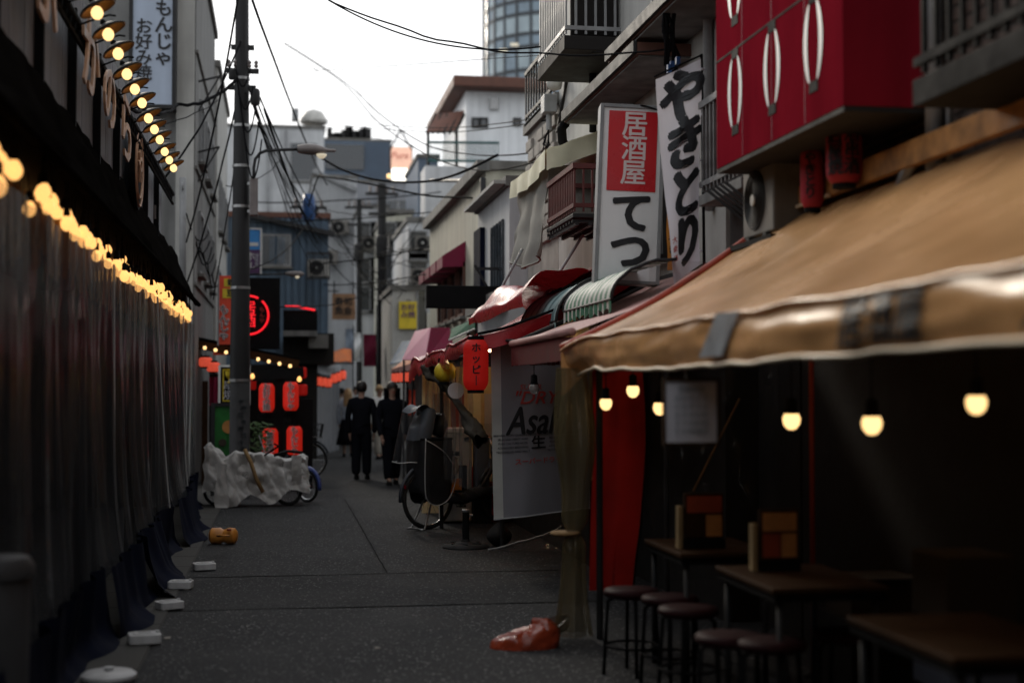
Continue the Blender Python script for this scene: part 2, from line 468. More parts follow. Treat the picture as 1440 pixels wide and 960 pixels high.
K['stallwall'] = mat('bright_menu_paper', (.62, .5, .28), .8, .3, 4, .1)
K['rolled'] = mat('grimy_rolled_vinyl', (.016, .0135, .01), .85, .4, 5, .4, 12, spec=.04)
K['bindark'] = mat('dim_bin_plastic', (.05, .05, .052), .5, .2, 5, .1)
K['ac_dim'] = mat('dimmed_appliance', (.16, .15, .135), .6, .25, 4, .1, streak=.4)  # dimmed copy of the white casing, shade put in the colour; heavier streaks
K['stalllamp'] = glow('stall_lamp_glass', (1, .72, .38), 11)
K['fringe'] = mat('maroon_fringe', (.12, .012, .012), .85, .25, 6, .2)
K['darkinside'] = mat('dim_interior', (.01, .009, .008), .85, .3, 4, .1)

# ------------------------------------------------------------------ generic builders
def building(name, label, x0, x1, y0, y1, h, m, base=0, roofm=None, cat='building'):
    t = thing(name, label, cat, ((x0 + x1) / 2, (y0 + y1) / 2, base))
    MB().box(x0, x1, y0, y1, base, h).build('wall', m, t)
    rf = MB().box(x0 - .06, x1 + .06, y0 - .06, y1 + .06, h, h + .14).build('roof', roofm or K['concrete'], t)
    return t
def win(t, c, u, w, h, depth=.05, frame=None, panes=2, glass=None, sill=True):
    """window centred at c on a wall whose outward normal is n = u x z"""
    c, u = V(c), V(u).normalized(); z = V((0, 0, 1)); n = u.cross(z)
    fm = frame or K['grey_paint']
    mb = MB(); fw = .05
    for s in (-1, 1):
        mb.obox(c + u * s * (w / 2) + n * .02, u * fw / 2, z * (h / 2 + fw / 2), n * .03)
        mb.obox(c + z * s * (h / 2) + n * .02, u * (w / 2 - fw / 2), z * fw / 2, n * .03)
    f = mb.build('window', fm, t)
    for k in range(panes):
        a = -w / 2 + (k + .5) * w / panes
        MB().obox(c + u * a + n * .006, u * (w / panes / 2 - .02), z * (h / 2 - .02), n * .005).build('pane', glass or K['glass'], f)
    if sill:
        MB().obox(c - z * (h / 2 + .06) + n * .05, u * (w / 2 + .06), z * .025, n * .06).build('sill', K['concrete'], f)
    return f
def ac_unit(c, u, label, s=1.0, group=None, dim=False):
    c, u = V(c), V(u).normalized(); z = V((0, 0, 1)); n = u.cross(z)
    t = thing('air_conditioner', label, 'air conditioner', c, group)
    w, h, d = .36 * s, .28 * s, .13 * s
    MB().obox(c + z * h, u * w, n * d, z * h).build('casing', K['ac_white'], t, bev=.012) if not dim else MB().obox(c + z * h, u * w, n * d, z * h).build('casing', K['ac_dim'], t, bev=.012)
    Mx = Matrix((u, z, n)).transposed()
    fc = c + z * h + n * (d + .002) - u * .06 * s
    mb = MB()
    for q in range(9):
        rr = (.04 + .022 * q) * s
        mb.tube([fc + u * rr * math.cos(a / 20 * 6.283) + z * rr * math.sin(a / 20 * 6.283) + n * .012 for a in range(21)], .003, 4, False)
    g = mb.build('fan_grille', K['darkmetal'], t)
    MB().lathe([(.235 * s, -.001), (.235 * s, .006), (.225 * s, .006), (.225 * s, .004), (.001, .004)], fc, 28, Mx).build('fan_opening', K['blackm'], g)
    MB().lathe([(.045 * s, .01), (.045 * s, .02), (.001, .022)], fc, 16, Mx).build('hub', K['ac_white'], g)
    for q in (-.2, .2):
        MB().obox(c + u * q * s - z * .02, u * .03, n * d * 1.15, z * .02).build('foot', K['blackm'], t)
    return t
def lantern(loc, w, h, m, label, text=None, group=None, tsz=.1, face=None, ink=None, cord=.08, name='paper_lantern', line=.95, outline=False):
    loc = V(loc); t = thing(name, label, 'lantern', loc, group)      # loc = centre of the body
    r = w / 2; prof = []
    n = 26
    for k in range(n + 1):
        q = k / n; zz = (q - .5) * h
        e = abs(q - .5) * 2
        rr = r * (1 - max(0, e - .62) ** 2 * 2.4) * (1 + (.012 if k % 2 else -.012))
        if name == 'ball_lantern': rr = r * math.sqrt(max(.02, 1 - e * e))
        prof.append((rr, zz))
    MB().lathe(prof, loc, 24).build('paper_body', m, t, smooth=True)
    for s in (-1, 1):
        MB().lathe([(r * .62, -.018), (r * .66, -.018), (r * .66, .022), (r * .6, .022)], loc + V((0, 0, s * (h / 2 + .008))), 20).build('cap_ring', K['black'], t)
    if cord:
        MB().tube([loc + V((0, 0, h / 2 + .03)), loc + V((0, 0, h / 2 + .03 + cord))], .004, 5).build('cord', K['black'], t)
    if text:
        u = V(face or (1, 0, 0)).normalized()
        if outline:
            MB().text(text, loc, u, (0, 0, 1), tsz, bold=.06, depth=.001, wrap=r * 1.012, line=line).build('lettering_outline', K['white_paint'], t)
        MB().text(text, loc, u, (0, 0, 1), tsz, bold=.014 if outline else .03, depth=.002, wrap=r * 1.022, line=line).build('lettering', ink or K['signink'], t)
    return t
def cable(p, q, sag, r=.012, label='thin black overhead cable strung across the street', group='overhead cables', n=24, extra=None):
    p, q = V(p), V(q)
    pts = []
    for i in range(n + 1):
        s = i / n; c = p.lerp(q, s); c.z -= sag * 4 * s * (1 - s)
        if extra: c.z += extra * nz((s * 6, p.x, q.z), 1.5)
        pts.append(c)
    return tag(MB().tube(pts, r, 5).build('overhead_cable', K['wire'], smooth=True), label, 'cable', group)
def rail_balcony(t, x0, x1, y0, y1, z0, z1, m, step=.11, slab=.12, slabm=None, bw=.022):
    MB().box(x0, x1, y0, y1, z0 - slab, z0).build('balcony_slab', slabm or K['plaster_d'], t, bev=.006)
    rl = MB().box(x0, x0 + .05, y0, y1, z1 - .05, z1).box(x0 + .051, x1, y0, y0 + .05, z1 - .05, z1).box(x0 + .051, x1, y1 - .05, y1, z1 - .05, z1)
    rl = rl.build('balcony_rail', m, t)
    MB().box(x0 + .005, x0 + .04, y0, y1, z0 + .06, z0 + .1).box(x0 + .041, x1, y0 + .005, y0 + .04, z0 + .06, z0 + .1).build('lower_rail', m, rl)
    off = wloc(rl); n = 0
    me = None
    y = y0 + .03
    while y < y1 - .02:
        if me is None:
            o = MB().box(-bw / 2, bw / 2, -bw / 2, bw / 2, z0 + .02, z1 - .051).build('baluster', m, None)
            me = o.data; zz = o.location.z
        else:
            o = bpy.data.objects.new('baluster', me); C.objects.link(o)
        o.parent = rl; o.location = V((x0 + .022, y, zz)) - off; y += step
    x = x0 + .022 + step
    while x < x1 - .02:
        o = bpy.data.objects.new('baluster', me); C.objects.link(o); o.parent = rl; o.location = V((x, y0 + .022, zz)) - off; x += step
    return rl

# ------------------------------------------------------------------ ground
b = MB(); b.add([(-60, -30, 0), (60, -30, 0), (60, 260, 0), (-60, 260, 0)], [(0, 1, 2, 3)])
struct(b.build('road', K['asphalt3']))
def patch(x0, x1, y0, y1, z, m):
    mb = MB()
    nx, ny = max(2, int((x1 - x0) / .3)), max(2, int((y1 - y0) / .4))
    def fn(u, v):
        x = x0 + (x1 - x0) * u; y = y0 + (y1 - y0) * v
        if u in (0, 1): x += .03 * nz((x, y, 3), 1.3)
        if v in (0, 1): y += .05 * nz((x, y, 7), 1.1)
        return V((x, y, z))
    mb.grid(fn, nx, ny)
    return struct(mb.build('asphalt_patch', m))
patch(-.78, 3.0, -6, 10.55, .004, K['asphalt2'])
patch(-.78, 3.0, 10.6, 12.42, .004, K['asphalt3'])
patch(-.78, .9, 12.48, 21.2, .004, K['asphalt'])
patch(.95, 3.0, 12.48, 21.2, .004, K['asphalt'])
for (p, q) in (((-.78, 10.575), (3, 10.59)), ((-.78, 12.45), (3, 12.46)), ((.925, 12.5), (.93, 21))):
    mb = MB()
    P, Q = V((*p, .006)), V((*q, .006)); d = (Q - P).normalized(); s = V((-d.y, d.x, 0))
    mb.grid(lambda u, v: P + (Q - P) * u + s * ((v - .5) * .01 + .012 * nz(P + (Q - P) * u, 3)), 40, 1)
    struct(mb.build('tar_joint', K['tar']))
ob = struct(MB().box(-1.46, -.79, 3.5, 24.4, -.05, .003).build('gutter_strip', K['gutterstone']))
proto = None
for i in range(26):
    y = 3.6 + i * .8
    o = MB().box(-1.44, -.797, y, y + .786, 0, .012).build('gutter_slab', K['gutterstone'], ob, bev=.004)
def litter(p, r):
    mb = MB(); pts = []
    for k in range(7):
        a = k / 7 * 6.28; rr = r * (.7 + .5 * random.random())
        pts.append(V((p.x + rr * math.cos(a), p.y + rr * 1.6 * math.sin(a), .006)))
    mb.prism(pts, (0, 0, .004))
    return mb
for i, (px, py, r, lb) in enumerate([(148, 952 - 60, .02, 'scrap of pale paper lying on the road by the concrete gutter'),
                          (530, 912, .022, 'pale leaf of litter on the open asphalt beside the orange bag'),
                          (262, 829, .03, 'crumpled white tissue on the gutter between two white weights'),
                          (235, 898, .03, 'flattened white paper scrap next to the near white weight')]):
    p = gp(px, py)
    tag(litter(p, r).build('paper_scrap', K['beige']), lb, 'litter')

# ------------------------------------------------------------------ left stall building
XL = -1.5
t = thing('curtained_tavern', 'low dark tavern front with letters and a lamp row over vinyl curtains', 'building', (-2.5, 12, 0))
mb = MB()
nst = 46
for i in range(nst):                                   # ribbed cladding panel above the awning
    y = -4 + i * (22.4 / nst)
    mb.box(XL - .1, XL, y, y + 22.4 / nst - .02, 3.1, 4.55)
stuff(mb.build('ribbed_cladding', K['grey_wall'], t))
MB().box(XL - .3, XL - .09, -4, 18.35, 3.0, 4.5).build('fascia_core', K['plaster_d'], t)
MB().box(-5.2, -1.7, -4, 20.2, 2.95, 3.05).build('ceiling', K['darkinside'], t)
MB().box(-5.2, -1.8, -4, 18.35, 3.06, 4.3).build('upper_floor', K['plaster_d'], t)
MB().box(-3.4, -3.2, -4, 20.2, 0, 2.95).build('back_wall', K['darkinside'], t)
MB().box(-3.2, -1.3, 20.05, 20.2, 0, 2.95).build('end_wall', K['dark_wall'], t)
for y in (-3, 0, 3.4, 6.8, 10.2, 13.6, 17, 20):
    MB().box(-1.42, -1.34, y - .04, y + .04, 0, 2.95).build('post', K['black'], t)
for i in range(9):                                     # dark vertical frames between the letters
    y = 6.2 + i * 1.38
    MB().box(XL + .002, XL + .06, y, y + .05, 3.4, 4.3).build('vertical_batten', K['black'], t)
# trussed lamp rail
rail = MB().tube([(-1.38, -3, 4.1), (-1.38, 18.6, 4.1)], .028, 8).build('lamp_rail', K['black'], t, smooth=True)
MB().tube([(-1.38, -3, 3.98), (-1.38, 18.6, 3.98)], .02, 6).build('lower_chord', K['black'], rail)
mb = MB()
for i in range(110):
    y = -3 + i * .195
    mb.tube([(-1.38, y, 4.1), (-1.38, y + .1, 3.98), (-1.38, y + .19, 4.1)], .012, 5)
stuff(mb.build('truss_web', K['black'], rail))
# sagging dark tarp awning
def lawn(u, v):
    y = -4 + 24.3 * u
    x = -1.47 + .36 * v
    z = 3.52 - .74 * v - .07 * math.sin(v * 3.14) * (1 + math.sin(y * 2.3)) + .06 * nz((y, v * 2, 0), 1.6)
    if v > .86: x -= (v - .86) * .4
    return V((x + .03 * nz((y, v * 3, 4), 2.2), y, z))
MB().grid(lawn, 150, 16).build('tarp_awning', K['darktarp'], t, smooth=True, solid=.008)
MB().tube([(-1.14, -4, 2.77), (-1.14, 20.35, 2.79)], .03, 8).build('eave_pipe', K['darktarp'], t, smooth=True)
mb = MB()
for i in range(900):
    y = 4 + 16.2 * random.random()
    z = 2.62 - .06 * random.random(); x = -1.32 + .06 * random.random()
    l = .16 + .22 * random.random()
    mb.tube([(x, y, z), (x + .03 * (random.random() - .5), y + .05 * (random.random() - .5), z - l)], .004, 3, False)
stuff(mb.build('straw_fringe', K['straw'], t))
MB().box(-1.36, -1.32, -4, 20.2, 2.55, 2.95).build('head_board', K['dark_wall'], t)
# letters on the fascia
def fl(px):          # Y on the letter plane
    return atx(px, 150, XL + .1).y
for ch, px, zc, sz in (('ぷ', 45, 3.93, .72), ('か', 115, 3.9, .66), ('の', 143, 3.86, .6), ('ら', 168, 3.82, .66)):
    MB().text(ch, (XL + .16, fl(px), zc), (0, 1, 0), (0, 0, 1), sz, bold=.012, depth=.009, sx=1.45, wob=.05).build('letter', K['copper'], t)
lg = MB().lathe([(.001, .0), (.4, 0), (.4, .05), (.001, .05)], (XL + .07, fl(193), 3.75), 28, Matrix.Rotation(R(90), 3, 'Y')).build('round_emblem', K['black'], t)
mb = MB(); cy = fl(193)
for r in (.36, .28):
    mb.tube([(XL + .125, cy + r * math.cos(a / 30 * 6.283), 3.75 + r * math.sin(a / 30 * 6.283)) for a in range(31)], .012, 5, False)
mb.text('や', (XL + .13, cy, 3.75), (0, 1, 0), (0, 0, 1), .36, bold=.02, depth=.012)
mb.build('emblem_mark', K['copper'], lg)
MB().box(XL + .001, XL + .03, 17.2, 17.4, 3.62, 3.78).build('meter_box', K['lampgrey'], t)

t = building('added_sky_blocker', 'added tall building out of view beside the tavern, cutting sky light from behind', -7, -1.55, -26, -4.1, 11, K['plaster_d'])  # unseen behind the camera, added to hold back sky light from there
for y in (-7, -11, -15):
    win(t, (-1.55, y, 6), (0, 1, 0), 1.2, 1.3); win(t, (-1.55, y, 3), (0, 1, 0), 1.2, 1.3)
# dish lamps along the rail
def dish_lamp():
    r = thing('dish_lamp', 'lit globe bulb under a flat tin dish shade on the tavern fascia', 'lamp', (0, 0, 0), 'row of dish lamps above the tavern fascia')
    tl = Matrix.Rotation(R(-28), 3, 'Y')
    sh = MB().lathe([(.03, .05), (.05, .045), (.12, .012), (.14, 0), (.137, -.003), (.115, .006), (.05, .03), (.028, .032)], (0, 0, .05), 24, tl).build('shade', K['shade'], r, smooth=True)
    MB().lathe([(.026, .047), (.122, .016), (.143, .003), (.125, .021), (.053, .055), (.026, .06)], (0, 0, .052), 24, tl).build('shade_top', K['darkmetal'], sh, smooth=True)
    MB().lathe([(.022, 0), (.026, .03), (.024, .1), (.012, .12)], (0, 0, .03), 10, tl).build('socket', K['black'], r, smooth=True)
    MB().lathe([(.002, -.05), (.018, -.046), (.034, -.032), (.043, -.01), (.044, .004), (.037, .024), (.025, .04), (.018, .046)], (-.005, -.01, .02), 18).build('bulb', K['bulb'], r, smooth=True)
    MB().tube([(.05, 0, .17), (0, 0, .175), (-.1, 0, .14), (-.22, 0, .09)], .008, 6).build('arm', K['black'], r, smooth=True)
    return r
dl = dish_lamp()
put(dl, (-1.17, 8.15, 4.0), 0, None, .88)
for i in range(1, 14):
    put(copy_tree(dl), (-1.17, 8.15 + i * .597, 4.0 + .01 * math.sin(i * 2.1)), 0, None, .88)
t = thing('orange_banner', 'dim orange banner hanging inside the tavern behind the curtains', 'banner', (-1.75, 8.0, .6))
MB().grid(lambda u, v: V((-1.75 + .02 * math.sin(v * 5), 7.9 + .3 * u, 1.75 - 1.1 * v)), 4, 10).build('cloth', K['orangeawn'], t, smooth=True)
MB().tube([(-1.75, 7.85, 1.77), (-1.75, 8.25, 1.77)], .012, 6).build('rod', K['black'], t)
# bulbs under the awning
def string_bulb():
    r = thing('string_bulb', 'warm lit bulb hanging in the row above the vinyl curtains', 'light bulb', (0, 0, 0), 'row of bulbs above the vinyl curtains')
    MB().lathe([(.002, -.045), (.018, -.04), (.032, -.023), (.036, 0), (.028, .022), (.016, .04)], (0, 0, 0), 12).build('globe', K['bulbhot'], r, smooth=True)
    MB().lathe([(.018, .04), (.02, .05), (.018, .09), (.006, .1)], (0, 0, 0), 8).build('socket', K['black'], r, smooth=True)
    MB().tube([(0, 0, .1), (0, .01, .2)], .004, 4).build('cord', K['black'], r)
    return r
sb = string_bulb(); first = True
y = 5.6
while y < 19.9:
    px = 395 + 2000 * (-1.24) / y
    if not (40 < px < 62):
        o = sb if first else copy_tree(sb); first = False
        put(o, (-1.24 + .06 * (random.random() - .5), y, 2.57 + .16 * (random.random() - .5)), random.random() * 6, None, .85 + .3 * random.random())
    y += .07 + .1 * random.random()
o = copy_tree(sb); put(o, atx(175, 388, -1.14), 0, 'single pale lit bulb hanging lower than the bulb row'); del o['group']
# vinyl curtains
CURT = ['dusty clear vinyl curtain behind the tall dim grey bin', 'dusty clear vinyl curtain with the round white weight at its navy hem',
        'dusty clear vinyl curtain whose navy hem reaches the weight that lies across the gutter', 'dusty clear vinyl curtain with a zip, hem folded over a white weight',
        'dusty clear vinyl curtain with a billowing navy hem beside the crumpled tissue', 'zipped vinyl curtain with the white weight out on the asphalt at its foot',
        'dusty clear vinyl curtain with the widest billowing hem, next to the orange weight', 'zipped pale vinyl curtain just past the orange weight',
        'last vinyl curtain against the tarp-covered bicycle end of the tavern']
for i in range(9):
    y0, y1 = 4.0 + i * 1.8, 4.0 + (i + 1) * 1.8 + .12
    r = thing('vinyl_curtain', CURT[i], 'curtain', (-1.2, (y0 + y1) / 2, 0), 'vinyl curtains along the tavern front')
    sd_ = i * 3.1
    def fold(y, z, sd_=sd_):
        k = .35 + .65 * (2.5 - z) / 2.5
        return (.13 * nz((y * 2.2, z * .25, sd_), 1.4) + .05 * nz((y * 4.5, z * .3, sd_ + 3), 1.3) + .008 * nz((y * 13, z * .5, sd_ + 7), 1)) * k
    bill = [.03, .06, .02, .12, .13, .05, .17, .08, .02][i]
    def cur(u, v, y0=y0, y1=y1, bill=bill):
        y = y0 + (y1 - y0) * u; z = 2.5 - 2.1 * v
        return V((-1.2 + fold(y, z) + bill * v ** 5 * .8, y, z))
    MB().grid(cur, 90, 14).build('sheet', K['cleandirty'], r, smooth=True)
    def hem(u, v, y0=y0, y1=y1, bill=bill, i=i):
        y = y0 + (y1 - y0) * u
        z = .46 * (1 - v) + .012
        x = -1.2 + fold(y, .4) * (1 - .75 * v) + bill * (.8 + .6 * v) + .12 * v * nz((y * .8, v * .5, i), 1.1) + .05
        if v > .82: x += (v - .82) * (.4 + .8 * nz((y, 0, i + 4), 1.5))
        return V((x, y, max(.014, z - .05 * v * (1 - v))))
    MB().grid(hem, 60, 8).build('hem', K['navy'], r, smooth=True)
    if i in (3, 5, 7):
        yy = y0 + 1.1
        MB().tube([cur((yy - y0) / (y1 - y0), q_ / 12) + V((.012, 0, 0)) for q_ in range(13)], .008, 5).build('zip', K['piping'], r)
# white water weights
def weight(m, name='curtain_weight'):
    r = thing(name, 'x', 'weight')
    def rr(x, y, z0, z1, mb):
        pts = []
        for sx, sy, a0 in ((1, 1, 0), (-1, 1, 90), (-1, -1, 180), (1, -1, 270)):
            for k in range(4):
                a = R(a0 + k * 30)
                pts.append(V((sx * (x - .03) + .03 * math.cos(a), sy * (y - .03) + .03 * math.sin(a), z0)))
        mb.prism(pts, (0, 0, z1 - z0))
    mb = MB(); rr(.125, .1, 0, .075, mb); mb.build('body', m, r, bev=.008)
    mb = MB(); rr(.09, .065, .0752, .083, mb); mb.build('raised_rim', m, r, bev=.003)
    MB().box(-.05, .05, -.035, .035, .083, .0845).build('recess', K['grey_paint'], r)
    MB().lathe([(.018, 0), (.018, .02), (.001, .021)], (.1, .0, .074), 10).build('cap', m, r)
    return r
w0 = weight(K['whitewt']); fst = True
WT = [((287, 800), .25, 'white plastic curtain weight nearest the orange one, out on the asphalt edge', 1),
      ((254, 826), -.1, 'white plastic curtain weight half under a navy hem beside crumpled tissue', 1),
      ((238, 855), .5, 'white plastic curtain weight tucked behind a folded navy hem', .95),
      ((203, 903), .15, 'white plastic curtain weight sitting across the gutter beside a flat paper scrap', 1.05)]
for (px, rz, lb, s) in WT:
    o = w0 if fst else copy_tree(w0); fst = False
    put(o, gp(*px, .012), rz, lb, s * .76)
r = thing('round_weight', 'round white plastic weight at the foot of the nearest navy hem', 'weight', gp(153, 955, .012))
MB().lathe([(.13, 0), (.15, .012), (.15, .03), (.13, .045), (.06, .05), (.02, .05)], r.location, 24).build('disc', K['whitewt'], r, smooth=2)
MB().lathe([(.02, .049), (.03, .07), (.001, .075)], r.location, 12).build('knob', K['whitewt'], r)
ow = thing('jug_weight', 'orange two-lobed plastic jug weight lying beside the far end of the curtains', 'weight', gp(315, 753, .006))
Mj = Matrix.Rotation(R(78), 3, 'Z') @ Matrix.Rotation(R(90), 3, 'X')
MB().lathe([(.02, -.15), (.06, -.145), (.082, -.125), (.086, -.04), (.066, -.008), (.068, .012), (.086, .05), (.082, .11), (.055, .135), (.02, .14)], gp(315, 753, .088), 20, Mj).build('jug', K['orangeweight'], ow, smooth=2)
MB().lathe([(.022, 0), (.024, .02), (.001, .022)], gp(322, 746, .15), 10).build('cap', K['orangebag'], ow)
MB().tube(smooth_path([gp(306, 753, .165), gp(310, 753, .2), gp(318, 753, .2), gp(322, 753, .165)]), .012, 6).build('handle', K['orangeweight'], ow, smooth=True)
# dim bin
p = V((-1.19, 6.25, 0))
r = thing('tall_bin', 'tall dim grey bin standing against the curtains', 'bin', p)
MB().lathe([(.13, 0), (.15, .02), (.16, .8), (.15, .82)], p, 20).build('body', K['bindark'], r, smooth=2)
MB().lathe([(.175, .82), (.175, .86), (.15, .9), (.05, .91), (.001, .91)], p, 20).build('lid', K['bindark'], r, smooth=2)

# ------------------------------------------------------------------ left far buildings
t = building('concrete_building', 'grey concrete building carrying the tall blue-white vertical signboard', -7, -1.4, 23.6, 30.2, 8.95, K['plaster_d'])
for z in (3.3, 5.2, 7.1):
    MB().box(-1.399, -1.36, 23.6, 30.2, z, z + .05).build('string_course', K['concrete'], t)
    MB().box(-7, -1.405, 23.56, 23.599, z, z + .03).build('string_course', K['concrete'], t)
MB().box(-1.7, -1.42, 23.5, 23.59, 0, 8.9).build('pilaster', K['plaster'], t)
for y in (25, 27, 29):
    win(t, (-1.4, y, 6.0), (0, 1, 0), .9, 1.0)
    win(t, (-1.4, y, 4.1), (0, 1, 0), .9, 1.0)
MB().tube([at(257, 250, 23.3), at(257, 330, 23.3), at(257, 470, 23.3)], .055, 10).build('downpipe', K['grey_paint'], t, smooth=True)
MB().tube([at(256, 262, 23.25), at(258, 262, 23.25)], .07, 10).build('pipe_head', K['grey_paint'], t)
for z in (5.6, 6.8):                                     # pigeon-wire brackets sticking out of the wall
    MB().bar((-1.4, 24.4, z), (-1.05, 24.4, z + .1), .03, .03).build('bracket', K['darkmetal'], t)
    MB().bar((-1.4, 24.4, z - .5), (-1.05, 24.4, z + .1), .025, .025).build('bracket', K['darkmetal'], t)
p = at(214, 60, 23.2)
s = thing('vertical_signboard', 'tall blue-white vertical signboard with black brush characters on the concrete wall', 'sign', (p.x, 23.3, 5))
a, c_ = at(186, 146, 23.2), at(243, -40, 23.2)
MB().box(a.x, c_.x, 23.2, 23.45, a.z, c_.z).build('light_box', K['signblue'], s)
mb = MB()
mb.box(a.x - .06, a.x - .002, 23.17, 23.48, a.z - .06, c_.z).box(c_.x + .002, c_.x + .06, 23.17, 23.48, a.z - .06, c_.z).box(a.x - .001, c_.x + .001, 23.17, 23.48, a.z - .06, a.z - .002)
mb.build('frame', K['darkmetal'], s)
MB().text('も\nん\nじ\nゃ', at(230, 48, 23.19), (1, 0, 0), (0, 0, 1), .29, bold=.024, wob=.05, line=.92).build('lettering', K['signink'], s)
MB().text('お\n好\nみ\n焼', at(202, 71, 23.19), (1, 0, 0), (0, 0, 1), .27, bold=.018, wob=.04, line=.92).build('lettering', K['signink'], s)
t = building('stucco_building', 'pale weathered stucco building just past the concrete one behind the pole', -7, -1.35, 30.4, 36, 8.4, K['plaster'])
for y in (31.5, 33.2, 35):
    win(t, (-1.35, y, 5.6), (0, 1, 0), .9, 1.1); win(t, (-1.35, y, 3.6), (0, 1, 0), .9, 1.1)
# side wall mess of looped cables
for i in range(7):
    p0 = at(262 + i * 6, 300 + i * 14, 23.2 + .35 * i); p1 = at(292 + i * 3, 330 + i * 9, 24.5 + .5 * i)
    cable(p0, p1, .25 + .08 * (i % 3), .012, 'slack loop of black cable on the concrete wall', 'slack cable loops')

# ------------------------------------------------------------------ utility pole
pb = V((at(337, 600, 21.3).x, 21.3, 0))
t = thing('utility_pole', 'tall dark concrete utility pole with sheathed upper part and grey base', 'utility pole', pb)
MB().tube([pb, pb + V((0, 0, 1.72))], [.15, .145], 16).build('concrete_base', K['polec'], t, smooth=2)
top = at(341, -60, 21.3)
MB().tube([pb + V((0, 0, 1.72)), top], [.148, .09], 16).build('sheathed_shaft', K['poledark'], t, smooth=2)
for z in (1.74, 3.1, 4.3, 4.9, 5.5, 6.2):
    f = (z - 1.72) / (top.z - 1.72)
    MB().lathe([(.152 - .05 * f, -.02), (.156 - .05 * f, -.02), (.156 - .05 * f, .02), (.152 - .05 * f, .02)], pb.lerp(top, z / top.z) + V((0, 0, 0)), 16).build('band', K['steel'], t)
xm = at(341, 100, 21.3)
for dz, l in ((0, .24), (.35, .17), (-.25, .2)):
    MB().bar(xm + V((-l, 0, dz)), xm + V((l, 0, dz)), .06, .07).build('crossarm', K['darkmetal'], t)
for sx in (-1, 1):
    for q in (.1, .2):
        MB().lathe([(.02, 0), (.035, .03), (.02, .05), (.035, .08), (.015, .11)], xm + V((sx * q, -.05, .04)), 10).build('insulator', K['lampgrey'], t)
MB().lathe([(.06, 0), (.07, .03), (.07, .2), (.05, .24)], at(359, 148, 21.2), 12).build('junction_can', K['poledark'], t, smooth=2)
MB().lathe([(.05, 0), (.06, .02), (.06, .13), (.03, .15)], at(327, 112, 21.2), 12).build('junction_can', K['poledark'], t, smooth=2)
mb = MB()
for k in range(9):
    mb.text('落書き'[k % 3], pb + V((.015 + .04 * (k % 2), -.151, .62 + .1 * k)), (1, 0, 0), (0, 0, 1), .1, depth=.001, wob=.3)
mb.build('scribbles', K['ink'], t)
# street lamp on the pole
t = thing('street_lamp', 'grey cobra-head street lamp on a curved arm fixed to the utility pole', 'street lamp', at(357, 300, 21.2))
a, c_ = at(351, 304, 21.2), at(363, 251, 21.2)
MB().box(a.x, c_.x, 21.1, 21.24, a.z, c_.z).build('control_box', K['lampgrey'], t, bev=.02)
pts = [at(357, 252, 21.17), at(357, 236, 21.17), at(359, 224, 21.17), at(365, 216, 21.17), at(374, 212, 21.17), at(392, 211, 21.17), at(422, 210, 21.17)]
MB().tube(pts, .023, 10).build('arm', K['darkmetal'], t, smooth=True)
hc = at(418, 210, 21.17); he = at(473, 213, 21.17); L_ = (he - hc).length
mb = MB()
def cobra(u, v):
    x = u * L_; w = .035 + .085 * math.sin(min(1, u * 1.15 + .12) * math.pi) ** .8 * (1 if u < .95 else .5)
    if u > .97: w *= .35
    a = v * 2 * math.pi
    return hc + V((x, math.cos(a) * w, math.sin(a) * w * (.62 if math.sin(a) < 0 else .75) - .01 * u))
MB().grid(cobra, 16, 14).build('head', K['lampgrey'], t, smooth=True)
MB().lathe([(.001, -.07), (.04, -.06), (.07, -.03), (.08, 0)], at(452, 217, 21.17), 16).build('lens', K['lampglass'], t, smooth=True)
for z in (258, 297):
    MB().bar(at(344, z, 21.25), at(352, z, 21.2), .02, .04).build('clamp', K['steel'], t)

# ------------------------------------------------------------------ tarp-covered bicycle at the pole
def wheel(parent, c, r, ax, name='wheel', tr=.022, spokes=18):
    """c centre, ax axle unit vector"""
    c, ax = V(c), V(ax).normalized(); z = V((0, 0, 1)); u = z.cross(ax).normalized()
    ring = lambda rr, n=32: [c + (u * math.cos(a / n * 6.2832) + z * math.sin(a / n * 6.2832)) * rr for a in range(n + 1)]
    mb = MB(); mb.tube(ring(r - tr), tr, 8, False)
    w = mb.build(name, K['tyre'], parent, smooth=True)
    MB().tube(ring(r - tr * 2.1), .009, 6, False).build('rim', K['chrome'], w, smooth=True)
    mb = MB()
    for k in range(spokes):
        a = k / spokes * 6.2832
        mb.tube([c + ax * .03 * (1 if k % 2 else -1), c + (u * math.cos(a) + z * math.sin(a)) * (r - tr * 2)], .0016, 3, False)
    stuff(mb.build('spokes', K['chrome'], w))
    MB().tube([c - ax * .05, c + ax * .05], .02, 10).build('hub', K['steel'], w, smooth=True)
    return w
def arc(c, r, u, a0, a1, n=12):
    z = V((0, 0, 1)); return [V(c) + (V(u) * math.cos(R(a0 + (a1 - a0) * k / n)) + z * math.sin(R(a0 + (a1 - a0) * k / n))) * r for k in range(n + 1)]
B0 = gp(405, 711)
t = thing('covered_bicycle', 'small-wheeled bicycle bundled under a crumpled grey tarp strapped with brown cord', 'bicycle', (B0.x - .5, B0.y + .1, 0))
hd = V((.96, -.1, 0)).normalized(); ax = V((.1, .96, 0)).normalized()
wheel(t, (B0.x, B0.y, .21), .21, V((.35, .93, 0)), 'front_wheel')
wheel(t, (B0.x + .27, B0.y + .55, .23), .23, V((.75, .66, 0)), 'trailer_wheel')
wheel(t, (B0.x - .95, B0.y + .1, .21), .21, V((.1, .99, 0)), 'rear_wheel')
MB().tube(arc((B0.x, B0.y, .21), .235, (.93, -.35, 0), 20, 150), .03, 6).build('front_mudguard', K['bikeblue'], t, smooth=True)
